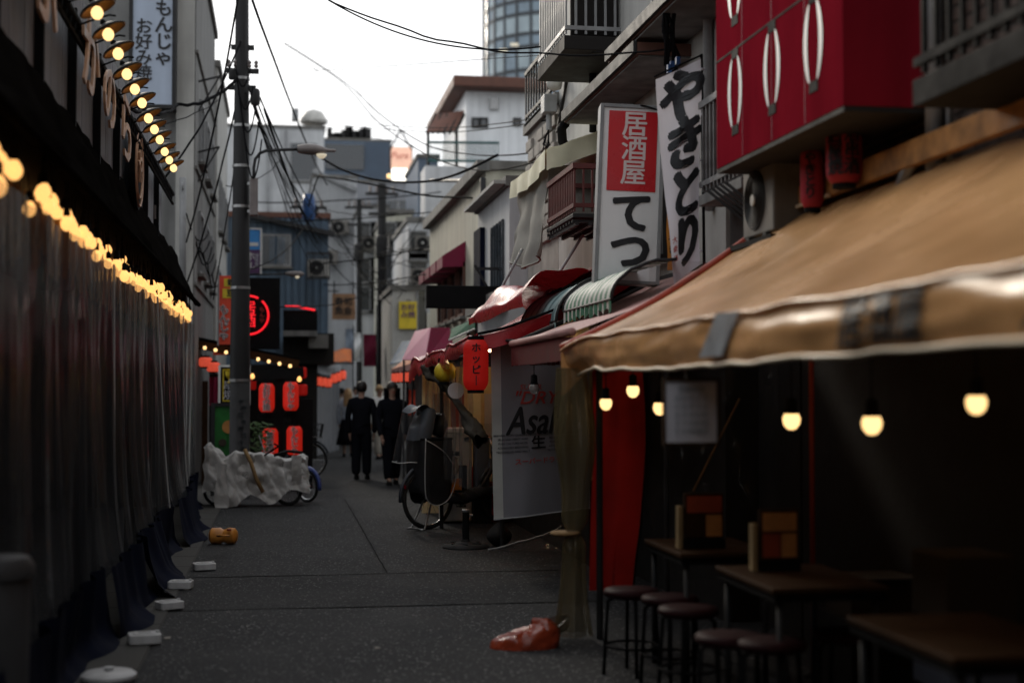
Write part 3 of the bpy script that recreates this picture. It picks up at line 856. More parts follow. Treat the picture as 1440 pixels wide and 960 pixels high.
MB().tube(arc((B0.x + .27, B0.y + .55, .23), .26, (.66, -.75, 0), -10, 120), .03, 6).build('trailer_mudguard', K['bikeblue'], t, smooth=True)
MB().tube([(B0.x - .95, B0.y + .1, .21), (B0.x - .5, B0.y + .08, .3), (B0.x - .08, B0.y, .62), (B0.x, B0.y, .22)], .025, 8).build('frame', K['bikepaint'], t, smooth=True)
MB().tube([at(372, 640, 19.7), at(392, 627, 19.5), at(386, 624, 19.4)], .012, 8).build('handlebar', K['black'], t, smooth=True)
MB().tube([at(385, 640, 19.6), at(405, 634, 19.6), at(424, 636, 19.7)], .02, 8).build('grip', K['blackm'], t, smooth=True)
MB().tube([at(364, 612, 19.8), at(372, 636, 19.7)], .01, 6).build('brake_lever', K['steel'], t)
def tarp(u, v):
    # u along the bike (0 = left), v goes front hem -> over the top -> rear hem
    topz = [(.0, .80), (.05, .86), (.1, .78), (.2, .66), (.3, .74), (.45, .71), (.6, .72), (.7, .66), (.8, .62), (.92, .68), (.97, .64), (1.0, .45)]
    for k in range(len(topz) - 1):
        if u <= topz[k + 1][0]:
            f = (u - topz[k][0]) / (topz[k + 1][0] - topz[k][0]); f = f * f * (3 - 2 * f)
            tz = topz[k][1] * (1 - f) + topz[k + 1][1] * f; break
    hemz = .2 - .1 * math.sin(u * 3.1) + .07 * math.sin(u * 17) + .16 * max(0, u - .72) - .2 * math.exp(-((u - .22) / .07) ** 2)
    hemz = max(.015, hemz)
    X0, X1 = gp(287, 711).x, gp(434, 711).x
    x = X0 + (X1 - X0) * u; yc = B0.y + .12 + .25 * max(0, u - .6)
    hw = .17 + .05 * math.sin(u * 9)
    if v < .42:
        f = v / .42; z = hemz + (tz - hemz) * f; y = yc - hw - .05 * (1 - f) - .09 * (1 - f) ** 2
    elif v < .58:
        f = (v - .42) / .16; z = tz + .02 * math.sin(f * 3.14); y = yc - hw + 2 * hw * f
    else:
        f = (v - .58) / .42; z = tz + (.2 - tz) * f; y = yc + hw + .1 * f
    p = V((x, y, z))
    fold_ = .11 * (abs(nz(p, 3.6, 2)) - .2) + .06 * (abs(nz((p.x + .5 * p.z, p.y, p.z * .8), 7.5, 5)) - .2) + .014 * (abs(nz(p, 19, 8)) - .2) + .012 * math.sin(u * 46 + z * 11)
    return p + V((fold_ * .6, -fold_ * (1 if v < .5 else -1), fold_ * .3))
tp = MB().grid(tarp, 170, 70).build('tarp', K['greytarp'], t, smooth=2)
def flap(u, v):
    p = at(303 + 17 * u, 652 + 72 * v, B0.y - .33 - .05 * v)
    p.z = max(p.z, .015)
    return p + V((.02 * math.sin(v * 7 + u * 3), .03 * nz((u, v * 2, 1), 3), 0))
MB().grid(flap, 6, 14).build('hanging_flap', K['greytarp'], t, smooth=True)
def flap2(u, v):
    return at(410 + 14 * u, 640 + 36 * v, B0.y - .2 - .04 * math.sin(v * 3)) + V((0, .02 * nz((u * 2, v * 2, 1), 3), 0))
MB().grid(flap2, 6, 10).build('hanging_flap', K['greytarp'], t, smooth=True)
MB().tube([at(344, 632, B0.y - .2), at(353, 650, B0.y - .3), at(360, 672, B0.y - .33), at(370, 692, B0.y - .36)], .028, 6).build('strap', K['brownstrap'], t, smooth=True)
MB().text('記', at(345, 668, B0.y - .36), (1, 0, -.15), (.1, 0, 1), .09, depth=.001, wob=.2).build('tarp_mark', K['ink'], tp)

# ------------------------------------------------------------------ signs and stall behind the pole
t = thing('banner_sign', 'red vertical banner sign with yellow panels and white characters behind the pole', 'sign', at(327, 485, 23.9))
a, c_ = at(308, 484, 24), at(349, 388, 24)
MB().box(a.x, c_.x, 24, 24.06, a.z, c_.z).build('panel', K['signorange'], t)
MB().box(a.x - .03, a.x - .002, 23.99, 24.07, a.z - .02, c_.z + .02).build('side_frame', K['grey_paint'], t)
for (x0, x1, y0, y1) in ((315, 341, 392, 403), (313, 341, 406, 419)):
    q, w = at(x0, y1, 23.995), at(x1, y0, 23.995)
    f = MB().box(q.x, w.x, 23.99, 23.999, q.z, w.z).build('yellow_panel', K['signyellow'], t)
    MB().text('鉄板' if y0 < 400 else '豆腐', ((q.x + w.x) / 2 + .03, 23.985, (q.z + w.z) / 2), (1, 0, 0), (0, 0, 1), .13, bold=.03).build('lettering', K['signink'], f)
for s_, px in (('もん\nじゃ', 315), ('お好み\n焼', 335)):
    MB().text('\n'.join(s_.replace('\n', '')), at(px, 454, 23.985), (1, 0, 0), (0, 0, 1), .17, bold=.05, wob=.08, line=.85).build('lettering_outline', K['white_paint'], t)
    MB().text('\n'.join(s_.replace('\n', '')), at(px, 454, 23.978), (1, 0, 0), (0, 0, 1), .17, bold=.0, wob=.08, line=.85).build('lettering', K['signink'], t)
# black box with red neon ring
t = thing('neon_sign', 'black box sign with a red neon ring and red characters beside the pole', 'sign', at(375, 490, 26))
a, c_ = at(341, 490, 26), at(394, 391, 26)
MB().box(a.x, c_.x, 26, 26.5, a.z, c_.z).build('box', K['black'], t)
nc = at(350, 443, 25.97); nr = .345
for a0, a1 in ((-68, 48), (62, 112), (120, 240), (248, 298)):
    MB().tube([nc + V((nr * math.cos(R(a0 + (a1 - a0) * k / 16)), 0, nr * math.sin(R(a0 + (a1 - a0) * k / 16)))) for k in range(17)], .018, 6).build('neon_ring', K['neon'], t, smooth=True)
MB().text('居\n酒', nc, (1, 0, 0), (0, 0, 1), .26, bold=.0, line=.9).build('neon_characters', K['neon'], t)
MB().text('も\nん\nや', nc + V((.23, 0, 0)), (1, 0, 0), (0, 0, 1), .1, bold=.01, line=1).build('small_characters', K['bannerred'], t)
# blue corrugated house
t = building('blue_sheet_house', 'blue corrugated sheet-metal house with rusty eave beyond the pole', -2.2, at(462, 300, 38).x, 38, 44, at(400, 306, 38).z, K['blue_wall'], roofm=K['roofbrown'])
mb = MB(); x = -2.2; X1 = at(462, 300, 38).x; zt = at(400, 306, 38).z
while x < X1 - .1:
    mb.box(x, x + .09, 37.96, 37.999, 2.2, zt - .01); x += .18
stuff(mb.build('sheet_ribs', K['blue_wall'], t))
win(t, (at(388, 355, 38).x, 37.95, at(388, 352, 38).z), (1, 0, 0), .75, .8)
for k in range(7):
    p = at(380 + 3.2 * k, 352, 37.85)
    MB().bar(p - V((0, 0, .35)), p + V((0, 0, .35)), .02, .02).build('window_bar', K['blue_wall'], t)
MB().bar(at(350, 303, 37.8), at(470, 330, 37.8), .3, .12).build('gable_board', K['darkmetal'], t)
t2 = ac_unit(at(447, 389, 37.2), (1, 0, 0), 'caged air conditioner high on the corner of the blue house', .8)
for k in range(9):
    p = at(432 + 3.9 * k, 374, 36.95); MB().bar(p - V((0, 0, .36)), p + V((0, 0, .36)), .03, .03).build('cage_bar', K['darkmetal'], t2)
for py in (356, 391): MB().bar(at(431, py, 36.95), at(464, py, 36.95), .04, .05).build('cage_rail', K['darkmetal'], t2)
t = thing('projecting_sign', 'purple and light-blue projecting sign with white letters on the blue house', 'sign', at(358, 390, 30))
a, c_ = at(347, 384, 30), at(366, 323, 30); m_ = at(356, 351, 30)
MB().box(a.x, c_.x, 30, 30.12, m_.z, c_.z).build('upper_panel', K['signlblue'], t)
MB().box(a.x, c_.x, 30, 30.12, a.z, m_.z - .003).build('lower_panel', K['signpurple'], t)
mb = MB().box(a.x - .03, a.x - .002, 29.98, 30.14, a.z - .03, c_.z + .03).box(c_.x + .002, c_.x + .03, 29.98, 30.14, a.z - .03, c_.z + .03).box(a.x - .001, c_.x + .001, 29.98, 30.14, c_.z + .002, c_.z + .03)
mb.build('frame', K['white_paint'], t)
MB().box(a.x + .04, c_.x - .04, 29.99, 29.998, at(356, 346, 30).z, at(356, 341, 30).z).build('stripe', K['white_paint'], t)
MB().text('ホ\nル', at(352, 368, 29.99), (1, 0, 0), (0, 0, 1), .2, bold=.01, wob=.03, line=1).build('lettering', K['white_paint'], t)
MB().text('酒\n食\n堂', at(361, 366, 29.99), (1, 0, 0), (0, 0, 1), .09, line=1).build('lettering', K['paper'], t)
# second street lamp
t = thing('street_lamp', 'small pale street lamp on a long thin horizontal arm past the neon sign', 'street lamp', at(372, 386, 27))
MB().tube([at(345, 386, 27), at(372, 386, 27), at(408, 385, 27)], .015, 6).build('arm', K['darkmetal'], t, smooth=True)
MB().lathe([(.02, 0), (.04, .05), (.055, .18), (.05, .3), (.01, .36)], at(401, 385, 27), 12, Matrix.Rotation(R(90), 3, 'Y')).build('head', K['lampgrey'], t, smooth=True)
MB().lathe([(.001, -.05), (.03, -.04), (.045, 0)], at(418, 388, 27), 12).build('lens', K['lampglass'], t, smooth=True)
# dark balcony with neon strip
t = thing('dark_balcony_house', 'dark two-storey house with a balcony edged by a red neon strip', 'building', (at(420, 480, 33).x, 33, 0))
a, c_ = at(398, 470, 33), at(470, 432, 33)
MB().box(a.x, c_.x, 33, 37.9, 2.2, a.z + .03).build('upper_wall', K['dark_wall'], t)
MB().box(at(410, 500, 33).x, at(447, 500, 33).x, 33.3, 37.5, 0, 2.2).build('lower_wall', K['dark_wall'], t)
rail_balcony(t, at(398, 470, 32.4).x, at(446, 470, 32.4).x, 32.4, 33, at(420, 465, 32.4).z, at(420, 436, 32.4).z, K['black'], .12)
MB().tube([at(401, 431, 32.3), at(417, 431, 32.3), at(443, 436, 32.3)], .022, 6).build('neon_strip', K['neon'], t, smooth=True)
MB().box(at(398, 500, 33).x, at(446, 500, 33).x, 32.9, 32.99, at(420, 468, 33).z, at(420, 440, 33).z).build('balcony_panel', K['black'], t)
a, c_ = at(398, 489, 32.6), at(462, 447, 32.6)
MB().box(at(434, 489, 32.6).x, c_.x, 32.6, 32.95, a.z, at(434, 470, 32.6).z).build('plaster_band', K['concrete'], t)

# lantern rack
RY = 23.2
t = thing('lantern_rack', 'black post-and-beam rack with two small bulbs holding four red lanterns', 'rack', (at(392, 640, RY).x, RY, 0))
px = at(393, 560, RY).x
MB().box(px - .06, px + .06, RY - .02, RY + .1, 0, at(393, 515, RY).z).build('post', K['black'], t)
MB().bar(at(354, 529, RY), at(427, 523, RY), .12, .16).build('beam', K['black'], t)
MB().bar(at(362, 585, RY), at(424, 583, RY), .05, .06).build('lower_beam', K['black'], t)
MB().box(px - .35, px + .35, RY - .25, RY + .25, .003, .06).build('base', K['black'], t)
for q in ((355, 529), (421, 533)):
    MB().lathe([(.001, -.045), (.03, -.03), (.038, 0), (.025, .03), (.015, .045)], at(*q, RY - .1), 12).build('bulb', K['bulbhot'], t, smooth=True)
MB().box(at(418, 600, RY).x - .1, at(418, 600, RY).x + .25, RY + .2, RY + .6, 0, 1.45).build('black_cabinet', K['black'], t)
for i, (px_, py, s_, lb) in enumerate(((375, 559, 'お\n好\nみ\n焼', 'glowing red lantern lettered for pancakes, hung on the upper rack beside the pole'),
                        (409, 557, 'も\nん\nじ\nゃ', 'red lantern with outlined characters on the rack, upper one away from the pole'),
                        (380, 622, '鉄\n板\n焼', 'red lantern low on the rack just above the tarp, nearer the pole'),
                        (414, 619, 'も\nん\nじ\nゃ', 'red lantern low on the rack just above the tarp, farther from the pole'))):
    lantern(at(px_, py, RY - .12), .25, .46, K['lanternlit'], lb, s_, 'red lanterns on the rack', .125, outline=True, line=.85, cord=.1)
# green menu boards
t = thing('menu_board', 'white-framed black menu board with a yellow border standing before the pole', 'sign', at(325, 565, 22.3))
a, c_ = at(310, 567, 22.2), at(349, 516, 22.2)
MB().box(a.x, c_.x, 22.2, 22.26, a.z, c_.z).build('panel', K['black'], t)
mb = MB()
for x in (a.x - .035, c_.x): mb.box(x + .001, x + .034, 22.17, 22.28, a.z - .03, c_.z + .03)
for z in (a.z - .035, c_.z): mb.box(a.x + .001, c_.x - .001, 22.17, 22.28, z + .001, z + .034)
mb.build('frame', K['white_paint'], t)
mb = MB()
for x in (a.x + .03, c_.x - .05): mb.box(x, x + .02, 22.19, 22.199, a.z + .03, c_.z - .03)
for z in (a.z + .03, c_.z - .05): mb.box(a.x + .051, c_.x - .051, 22.19, 22.199, z, z + .02)
mb.build('border', K['signyellow'], t)
MB().lathe([(.06, .07), (.05, 0), (.008, -.05), (.008, -.1), (.04, -.11)], at(322, 528, 22.15), 12).build('goblet_mark', K['signyellow'], t)
MB().text('串\n焼', at(321, 549, 22.18), (1, 0, 0), (0, 0, 1), .16, line=.9, wob=.1).build('lettering', K['paper'], t)
for q in (a.x, c_.x): MB().box(q - .02, q + .02, 22.2, 22.25, 0, a.z - .04).build('leg', K['darkmetal'], t)
t = thing('menu_stand', 'green menu stand in a dark frame behind the tarp-covered bicycle', 'sign', at(330, 640, 21.9))
a, c_ = at(302, 640, 21.9), at(346, 571, 21.9)
MB().box(a.x, c_.x, 21.9, 21.95, a.z, c_.z).build('panel', K['signgreen'], t)
mb = MB()
for x in (a.x - .06, c_.x): mb.box(x + .001, x + .059, 21.86, 21.97, 0, c_.z + .05)
mb.box(a.x + .001, c_.x - .001, 21.86, 21.97, c_.z + .001, c_.z + .05)
mb.build('frame', K['darkmetal'], t)
MB().lathe([(.001, 0), (.1, .0), (.1, .02), (.001, .02)], at(322, 600, 21.88), 18, Matrix.Rotation(R(90), 3, 'X')).build('dish_picture', K['menuorange'], t)
MB().lathe([(.001, 0), (.06, .0), (.06, .03), (.001, .03)], at(313, 622, 21.88), 18, Matrix.Rotation(R(90), 3, 'X')).build('dish_picture', K['cardboard'], t)
# potted plant
pp = gp(360, 640); pp = V((at(362, 610, 22.4).x, 22.4, 0))
t = thing('potted_plant', 'leafy green plant in a dark pot between the pole and the lanterns', 'plant', pp)
MB().lathe([(.1, 0), (.14, .25), (.15, .26), (.13, .26)], pp, 16).build('pot', K['blackm'], t)
MB().tube([pp + V((0, 0, .2)), pp + V((.03, 0, .6))], .02, 6).build('stem', K['brownstrap'], t)
mb = MB()
for k in range(240):
    a = random.random() * 6.28; rr = .24 * random.random() ** .6; z = .45 + .65 * random.random()
    c = pp + V((rr * math.cos(a), rr * math.sin(a), z)); d = V((random.uniform(-1, 1), random.uniform(-1, 1), random.uniform(-.4, .8))).normalized()
    s_ = d.orthogonal().normalized() * .018
    mb.add([c - d * .05, c + s_, c + d * .05, c - s_], [(0, 1, 2, 3)])
stuff(mb.build('leaves', K['grass'], t))
# stall with orange-lit canopy behind
t = thing('okonomiyaki_stall', 'dark stall with a lamp-lit wooden canopy edge behind the pole', 'stall', (-.6, 26, 0))
MB().bar(at(276, 478, 25.4), at(420, 508, 25.4), .9, .1).build('canopy', K['darktarp'], t)
MB().bar(at(276, 484, 24.9), at(420, 512, 24.9), .03, .14).build('canopy_board', K['wood'], t)
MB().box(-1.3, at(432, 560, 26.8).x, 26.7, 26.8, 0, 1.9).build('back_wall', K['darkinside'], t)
for k in range(9):
    p = at(288 + 15 * k, 489 + 3.2 * k, 24.75)
    MB().lathe([(.001, -.03), (.025, -.02), (.03, 0), (.02, .03)], p, 10).build('canopy_bulb', K['bulb'] if k != 3 else K['shade'], t, smooth=True)
MB().box(at(300, 495, 25).x, at(322, 495, 25).x, 24.95, 25.0, at(310, 499, 25).z, at(310, 489, 25).z).build('red_placard', K['signorange'], t)
MB().box(at(284, 640, 24.6).x, at(292, 640, 24.6).x, 24.5, 24.6, 0, 1.75).build('wooden_post', K['wood'], t)
MB().grid(lambda u, v: at(294 + 18 * u, 530 + 40 * v, 24.7) + V((0, .03 * math.sin(u * 12), 0)), 16, 6).build('red_cloth', K['burgundy'], t, smooth=True)
for q in ((283, 509), (294, 516)):
    lantern(at(q[0] + 6, q[1], 24.55), .22, .16, K['lanternfar'], 'small orange lamp lantern under the wooden canopy', None, 'small lanterns under the wooden canopy', cord=.1)
for q in ((354, 540), (425, 524), (426, 548)):
    lantern(at(q[0], q[1], 25.6), .16, .2, K['lantern'], 'small dim red lantern hanging in the dark stall', None, 'dim lanterns in the dark stall', cord=.15)
# far curtain stall
t = thing('curtain_stall', 'stall closed by grey vinyl curtains under a sagging pale grey awning', 'stall', (at(455, 610, 34).x, 34, 0))
q0, q1 = at(431, 612, 34), at(478, 606, 38.5)
MB().grid(lambda u, v: V((q0.x + (q1.x - q0.x) * u + .05 * math.sin(u * 50), q0.y + (q1.y - q0.y) * u, 2.1 * v)), 60, 4).build('curtain', K['curtaingrey'], t, smooth=True)
MB().grid(lambda u, v: at(428 + 50 * u, 504 + 12 * v + 10 * u - 18 * u * v * 0, 34 - .9 * v + 3 * u) - V((0, 0, .08 * math.sin(u * 3.14))), 16, 6).build('awning', K['greyawn'], t, smooth=True)
MB().box(q0.x - 1.5, q0.x - .05, 34, 38, 0, 2.2).build('side_wall', K['dark_wall'], t)
for q in ((456, 612), (471, 604)):
    MB().lathe([(.001, 0), (.12, .03), (.13, .1), (.08, .18), (.001, .2)], gp(*q), 10).build('yellow_weight', K['signyellow'], t, smooth=True)
t = thing('awning', 'orange cloth awning over the far stall with grey curtains', 'awning', at(465, 505, 34.5))
MB().grid(lambda u, v: at(434 + 60 * u, 490 + 3 * u + 18 * v, 35 - 1.2 * v + 2 * u) + V((0, 0, .05 * math.sin(u * 9))), 16, 5).build('canopy', K['orangeawn'], t, smooth=True, solid=.02)
MB().tube([at(434, 508, 33.8), at(495, 511, 35.8)], .03, 6).build('front_pole', K['darkmetal'], t)
for q, l in (((448, 536), 0), ((455, 537), 0), ((462, 538), 0), ((470, 532), 0), ((476, 530), 0), ((482, 527), 0)):
    lantern(at(q[0], q[1], 33.6), .16, .2, K['lanternfar'], 'small glowing red lantern strung below the far orange awning', None, 'lantern string below the far orange awning', cord=.1)
# parked bicycle behind the rack
def bicycle(label, origin, ang, r=.33, child=False, basket=True, paint=None):
    """rear wheel on the ground at origin, heading ang; built at the origin then turned"""
    paint = paint or K['bikepaint']
    t = thing('bicycle', label, 'bicycle')
    ax = V((0, 1, 0)); wb = 1.12
    wheel(t, (0, 0, r), r, ax, 'rear_wheel'); wheel(t, (wb, 0, r), r, ax, 'front_wheel')
    bb = V((.46, 0, r - .03))
    mb = MB()
    mb.tube([bb, (.33, 0, .72)], .022, 8); mb.tube([(0, .05, r), bb + V((0, .04, 0))], .012, 6); mb.tube([(0, -.05, r), bb + V((0, -.04, 0))], .012, 6)
    mb.tube([(0, .05, r), (.37, .02, .6)], .01, 6); mb.tube([(0, -.05, r), (.37, -.02, .6)], .01, 6)
    mb.tube([bb, (.7, 0, .36), (.9, 0, .62), (.93, 0, .78)], .034, 10)
    mb.tube([(.93, 0, .88), (.96, 0, .7), (1.0, .05, .52), (wb, .055, r)], .014, 6); mb.tube([(.96, 0, .7), (1.0, -.05, .52), (wb, -.055, r)], .014, 6)
    mb.build('frame', paint, t, smooth=True)
    MB().tube([(.33, 0, .66), (.3, 0, .84)], .014, 8).build('seat_post', K['chrome'], t, smooth=True)
    def sad(u, v):
        x = .16 + .28 * u; w = .085 * (1 - u) ** .7 + .018; a = v * 6.2832
        return V((x, math.cos(a) * w, .855 + math.sin(a) * .028 + .015 * (1 - u)))
    MB().grid(sad, 10, 12).build('saddle', K['blackm'], t, smooth=True)
    mb = MB().tube([(.93, 0, .85), (.92, 0, 1.02)], .014, 8)
    for s in (-1, 1): mb.tube([(.92, 0, 1.02), (.92, s * .15, 1.06), (.78, s * .27, 1.02)], .011, 8)
    h = mb.build('handlebar', K['chrome'], t, smooth=True)
    for s in (-1, 1): MB().tube([(.84, s * .22, 1.04), (.74, s * .29, 1.01)], .017, 8).build('grip', K['blackm'], h, smooth=True)
    MB().tube(arc((0, 0, r), r + .03, (1, 0, 0), 10, 185), .022, 6).build('rear_mudguard', paint, t, smooth=True)
    MB().tube(arc((wb, 0, r), r + .03, (1, 0, 0), 20, 160), .022, 6).build('front_mudguard', paint, t, smooth=True)
    MB().tube([bb - V((0, .08, 0)), bb + V((0, .08, 0))], .05, 12).build('crank', K['darkmetal'], t, smooth=True)
    for s in (-1, 1):
        MB().tube([bb + V((0, s * .08, 0)), bb + V((s * .12, s * .09, -s * .1))], .01, 6).build('crank_arm', K['steel'], t)
        MB().obox(bb + V((s * .12, s * .14, -s * .1)), (.04, 0, 0), (0, .045, 0), (0, 0, .012)).build('pedal', K['blackm'], t)
    mb = MB()
    for s in (-1, 1): mb.tube([(0, s * .08, r - .02), (-.14, s * .13, .02), (-.2, s * .13, .012)], .011, 6)
    mb.tube([(-.16, -.13, .014), (-.16, .13, .014)], .011, 6)
    mb.build('kickstand', K['steel'], t, smooth=True)
    MB().obox((-.34, 0, .5), (.012, 0, 0), (0, .03, 0), (0, 0, .02)).build('reflector', K['redpaint'], t)
    if basket:
        bk = MB().box(1.0, 1.34, -.17, .17, .74, .75)
        bk = bk.build('basket', K['darkmetal'], t)
        mb = MB()
        for k in range(9):
            q = k / 8
            for s in (-1, 1):
                mb.tube([(1.02 + .3 * q, s * .15, .75), (1.0 + .36 * q, s * .18, .98)], .003, 4)
            mb.tube([(1.32, -.15 + .3 * q, .75), (1.36, -.18 + .36 * q, .98)], .003, 4); mb.tube([(1.02, -.15 + .3 * q, .75), (1.0, -.18 + .36 * q, .98)], .003, 4)
        for z, e in ((.98, .0), (.87, .01)):
            mb.tube([(1.0 + e, -.18 + e, z), (1.36 - e, -.18 + e, z), (1.36 - e, .18 - e, z), (1.0 + e, .18 - e, z), (1.0 + e, -.18 + e, z)], .005, 4)
        stuff(mb.build('wire_mesh', K['darkmetal'], bk))
    if child:
        MB().obox((.5, 0, .56), (.035, 0, .0), (0, .045, 0), (.0, 0, .16)).build('battery', K['black'], t, bev=.015)
        MB().obox((.34, -.06, .49), (.09, 0, 0), (0, .012, 0), (0, 0, .08)).build('orange_tag', K['orangeweight'], t)
        MB().tube([(.2, -.02, .36), (.46, -.02, .34), (.7, -.02, .39), (.95, -.02, .42)], [.06, .085, .075, .04], 10).build('frame_cover', paint, t, smooth=True)
        MB().bar((-.2, 0, .72), (.25, 0, .72), .14, .03).build('rear_rack', K['darkmetal'], t)
        # big black seat shell with long side guards
        def shell(u, v):
            a = u * 2 * math.pi; z = 1.04 - .76 * v
            hx = .215 - .03 * v; hy = .2 - .01 * v
            e = .45
            cx = math.copysign(abs(math.cos(a)) ** e, math.cos(a)); sy = math.copysign(abs(math.sin(a)) ** e, math.sin(a))
            zz = z
            if v > .6: zz = z + (v - .6) * .55 * (1 - abs(cx)) * 0 + (v - .6) ** 2 * .9 * abs(cx - .0) ** 3
            bx = .04 * math.sin(v * 3.1) + .02 * nz((u * 6, v * 3, 2), 1)
            return V((.02 + cx * (hx + bx), sy * hy, zz))
        sh = MB().grid(shell, 40, 16).build('child_seat_cover', K['bagblack'], t, smooth=True)
        MB().tube([V(shell(k / 40, 0)) for k in range(41)], .014, 6, False).build('rim_band', K['black'], sh, smooth=True)
        pts = [V((-.19, -.215, 1.05)), V((-.2, -.215, .6)), V((-.17, -.215, .36)), V((-.02, -.215, .29)), V((.14, -.215, .36)), V((.23, -.215, .55)), V((.235, -.215, .7))]
        MB().tube(smooth_path(pts), .006, 6).build('piping', K['piping'], sh, smooth=True)
        MB().tube(smooth_path([(-.19, -.22, 1.03), (-.08, -.22, .98), (.08, -.22, .88), (.2, -.22, .74)]), .006, 6).build('piping', K['piping'], sh, smooth=True)
        # grey rain hood with clear window
        def hood(u, v):
            a = (u - .5) * math.pi * 1.25
            z = 1.03 + .33 * v; x = -.13 + .05 * v; rr = .15 + .04 * v - .06 * v * v
            return V((x - rr * math.cos(a) * (1.05 - .2 * v) + .06 * v, rr * math.sin(a), z + .05 * v * math.sin(u * 9) - .09 * v * (1 - u) * 0 + .03 * nz((u * 4, v * 4, 1), 1)))
        hd_ = MB().grid(hood, 20, 10).build('rain_hood', K['greyhood'], t, smooth=True)
        def roof(u, v):
            return V((-.28 + .4 * u, -.13 + .26 * v, 1.4 - .13 * (1 - abs(2 * v - 1)) * .2 - .16 * u * 0 + .05 * math.sin(u * 6) - .1 * abs(u - .45)))
        MB().grid(roof, 10, 8).build('hood_top', K['greyhood'], hd_, smooth=True)
        def sheet(u, v):
            a = (u - .5) * 2.6
            rr = .17 + .05 * v
            return V((-.16 - rr * math.cos(a) - .08 * v, rr * math.sin(a) * .95, 1.38 - .6 * v + .006 * math.sin(u * 13)))
        MB().grid(sheet, 24, 12).build('clear_cover', K['clear'], hd_, smooth=True)
        MB().tube([V(sheet(k / 20, 1)) for k in range(21)], .006, 5).build('cover_hem', K['piping'], hd_, smooth=True)
        MB().tube([(.12, .0, 1.08), (.18, .0, 1.2), (.16, .0, 1.33)], [.08, .09, .06], 10).build('headrest', K['bagblack'], t, smooth=True)
        MB().grid(lambda u, v: V((.24 + .12 * u, -.1 + .04 * u, .82 - .26 * v * (1 - .3 * u))) + V((0, .02 * math.sin(v * 7), 0)), 6, 6).build('cloth_bag', K['beige'], t, smooth=True, solid=.05)
    t.location = origin; t.rotation_euler = (0, 0, ang)
    return t
bk = gp(602, 744)
bicycle('black child-seat bicycle with a grey rain hood standing by the red stall', bk, R(30), .36, child=True, basket=False)
bicycle('dark parked bicycle in shadow behind the lantern rack', V((at(434, 600, 26).x - 1.1, 26, 0)), R(5), .33, basket=True)

# ------------------------------------------------------------------ right near stall
XF = 1.8                                                  # awning front
YA = 9.1                                                  # far end of the awning
t = thing('tan_awning', 'large sagging tan vinyl awning with red edge and dark lettering on its valance', 'awning', (2.4, 5, 1.9))
def aw(u, v):
    y = -2 + (YA + 2) * u; x = XF + (3.28 - XF) * v
    z = 1.905 + (2.74 - 1.905) * v - .05 * math.sin(v * 3.14) - .028 * math.sin(v * 3.14) * math.cos(y * 4.2) * .6
    z += .012 * nz((x * 1, y * 1.5, 0), 1.6) - .045 * max(0, (u - .93) / .07) * (1 - v)
    return V((x + (.012 * math.sin(y * 2.1) * (1 - v)), y, z))
MB().grid(aw, 120, 30).build('canopy', K['tan'], t, smooth=True)
def val(u, v):
    y = -2 + (YA + 2) * u; p = aw(u, 0)
    h = .195 + .008 * math.sin(y * 1.15 + .6) 
    e = max(0, (y - 7.6) / 1.5)
    x = p.x - .018 * math.sin(v * 3.14) - .014 * v * math.sin(y * 2.6 + 1) + .014 * nz((y, v, 3), 3) + .1 * e * v
    return V((x, y - .0 * v, p.z - h * v * (1 - .12 * e) + .006 * nz((y * 2, v, 8), 2)))
MB().grid(val, 140, 10).build('valance', K['tan'], t, smooth=True)
MB().tube([val(k / 140, 1) + V((-.004, 0, 0)) for k in range(141)], .011, 6).build('hem', K['tanhem'], t, smooth=True)
MB().tube([val(k / 140, .02) + V((-.004, 0, .004)) for k in range(141)], .012, 6).build('front_roll', K['tan'], t, smooth=True)
MB().tube([V(aw(1, k / 20)) + V((0, .012, .014)) for k in range(21)], .026, 8).build('red_edge', K['redtrim'], t, smooth=True)
def endv(u, v):
    p = aw(1, u); return p + V((0, .01 + .05 * v * math.sin(u * 11), -.2 * v * (1 - .3 * u) - .1 * v * math.exp(-(u / .12) ** 2)))
MB().grid(endv, 30, 6).build('end_valance', K['tan'], t, smooth=True)
def onval(px, py):
    return atx(px, py, XF - .05)
def valtext(txt, yc, size):
    cu_ = MB(); cu_.text(txt, (0, 0, 0), (1, 0, 0), (0, 1, 0), size, bold=.02, depth=.0005, wob=.03, shear=.3, sx=1.05)
    mb = MB()
    mb.add([val((yc - p.x + 2) / (YA + 2), min(.97, max(.03, .5 - p.y / .2))) + V((-.007 - p.z, 0, 0)) for p in cu_.v], cu_.f)
    mb.build('lettering', K['ink'], t)
valtext('居酒屋', onval(1212, 464).y, .185)
valtext('大衆', onval(1480, 452).y, .2)
q = [onval(1003, 440), onval(1034, 437), onval(1010, 500), onval(978, 503)]
MB().add([p + V((.015, 0, 0)) for p in q], [(0, 1, 2, 3)]).build('tape_patch', K['inkgrey'], t, solid=.004)
for y in (-1, 2.6, 5.9, 8.95):
    MB().tube([(XF + .06, y, 1.78), (2.5, y, 2.12), (3.24, y, 2.56)], .018, 8).build('frame_rib', K['darkmetal'], t)
MB().tube([(XF + .05, -2, 1.84), (XF + .05, YA - .1, 1.82)], .018, 8).build('front_bar', K['darkmetal'], t)
for y in (-1, 8.98):
    MB().tube([(2.03, y, 0), (2.03, y, 1.95)], .022, 8).build('post', K['darkmetal'], t)
t = thing('fascia_plank', 'weathered orange-brown plank along the top of the tan awning', 'plank', (3.3, 5, 2.74))
MB().bar((3.2, YA - .02, 2.80), (3.2, -2, 2.86), .05, .13).build('board', K['woodboard'], t, bev=.004)
MB().bar((3.165, YA - .02, 2.735), (3.165, 7.9, 2.74), .02, .02).build('split_edge', K['tanhem'], t)

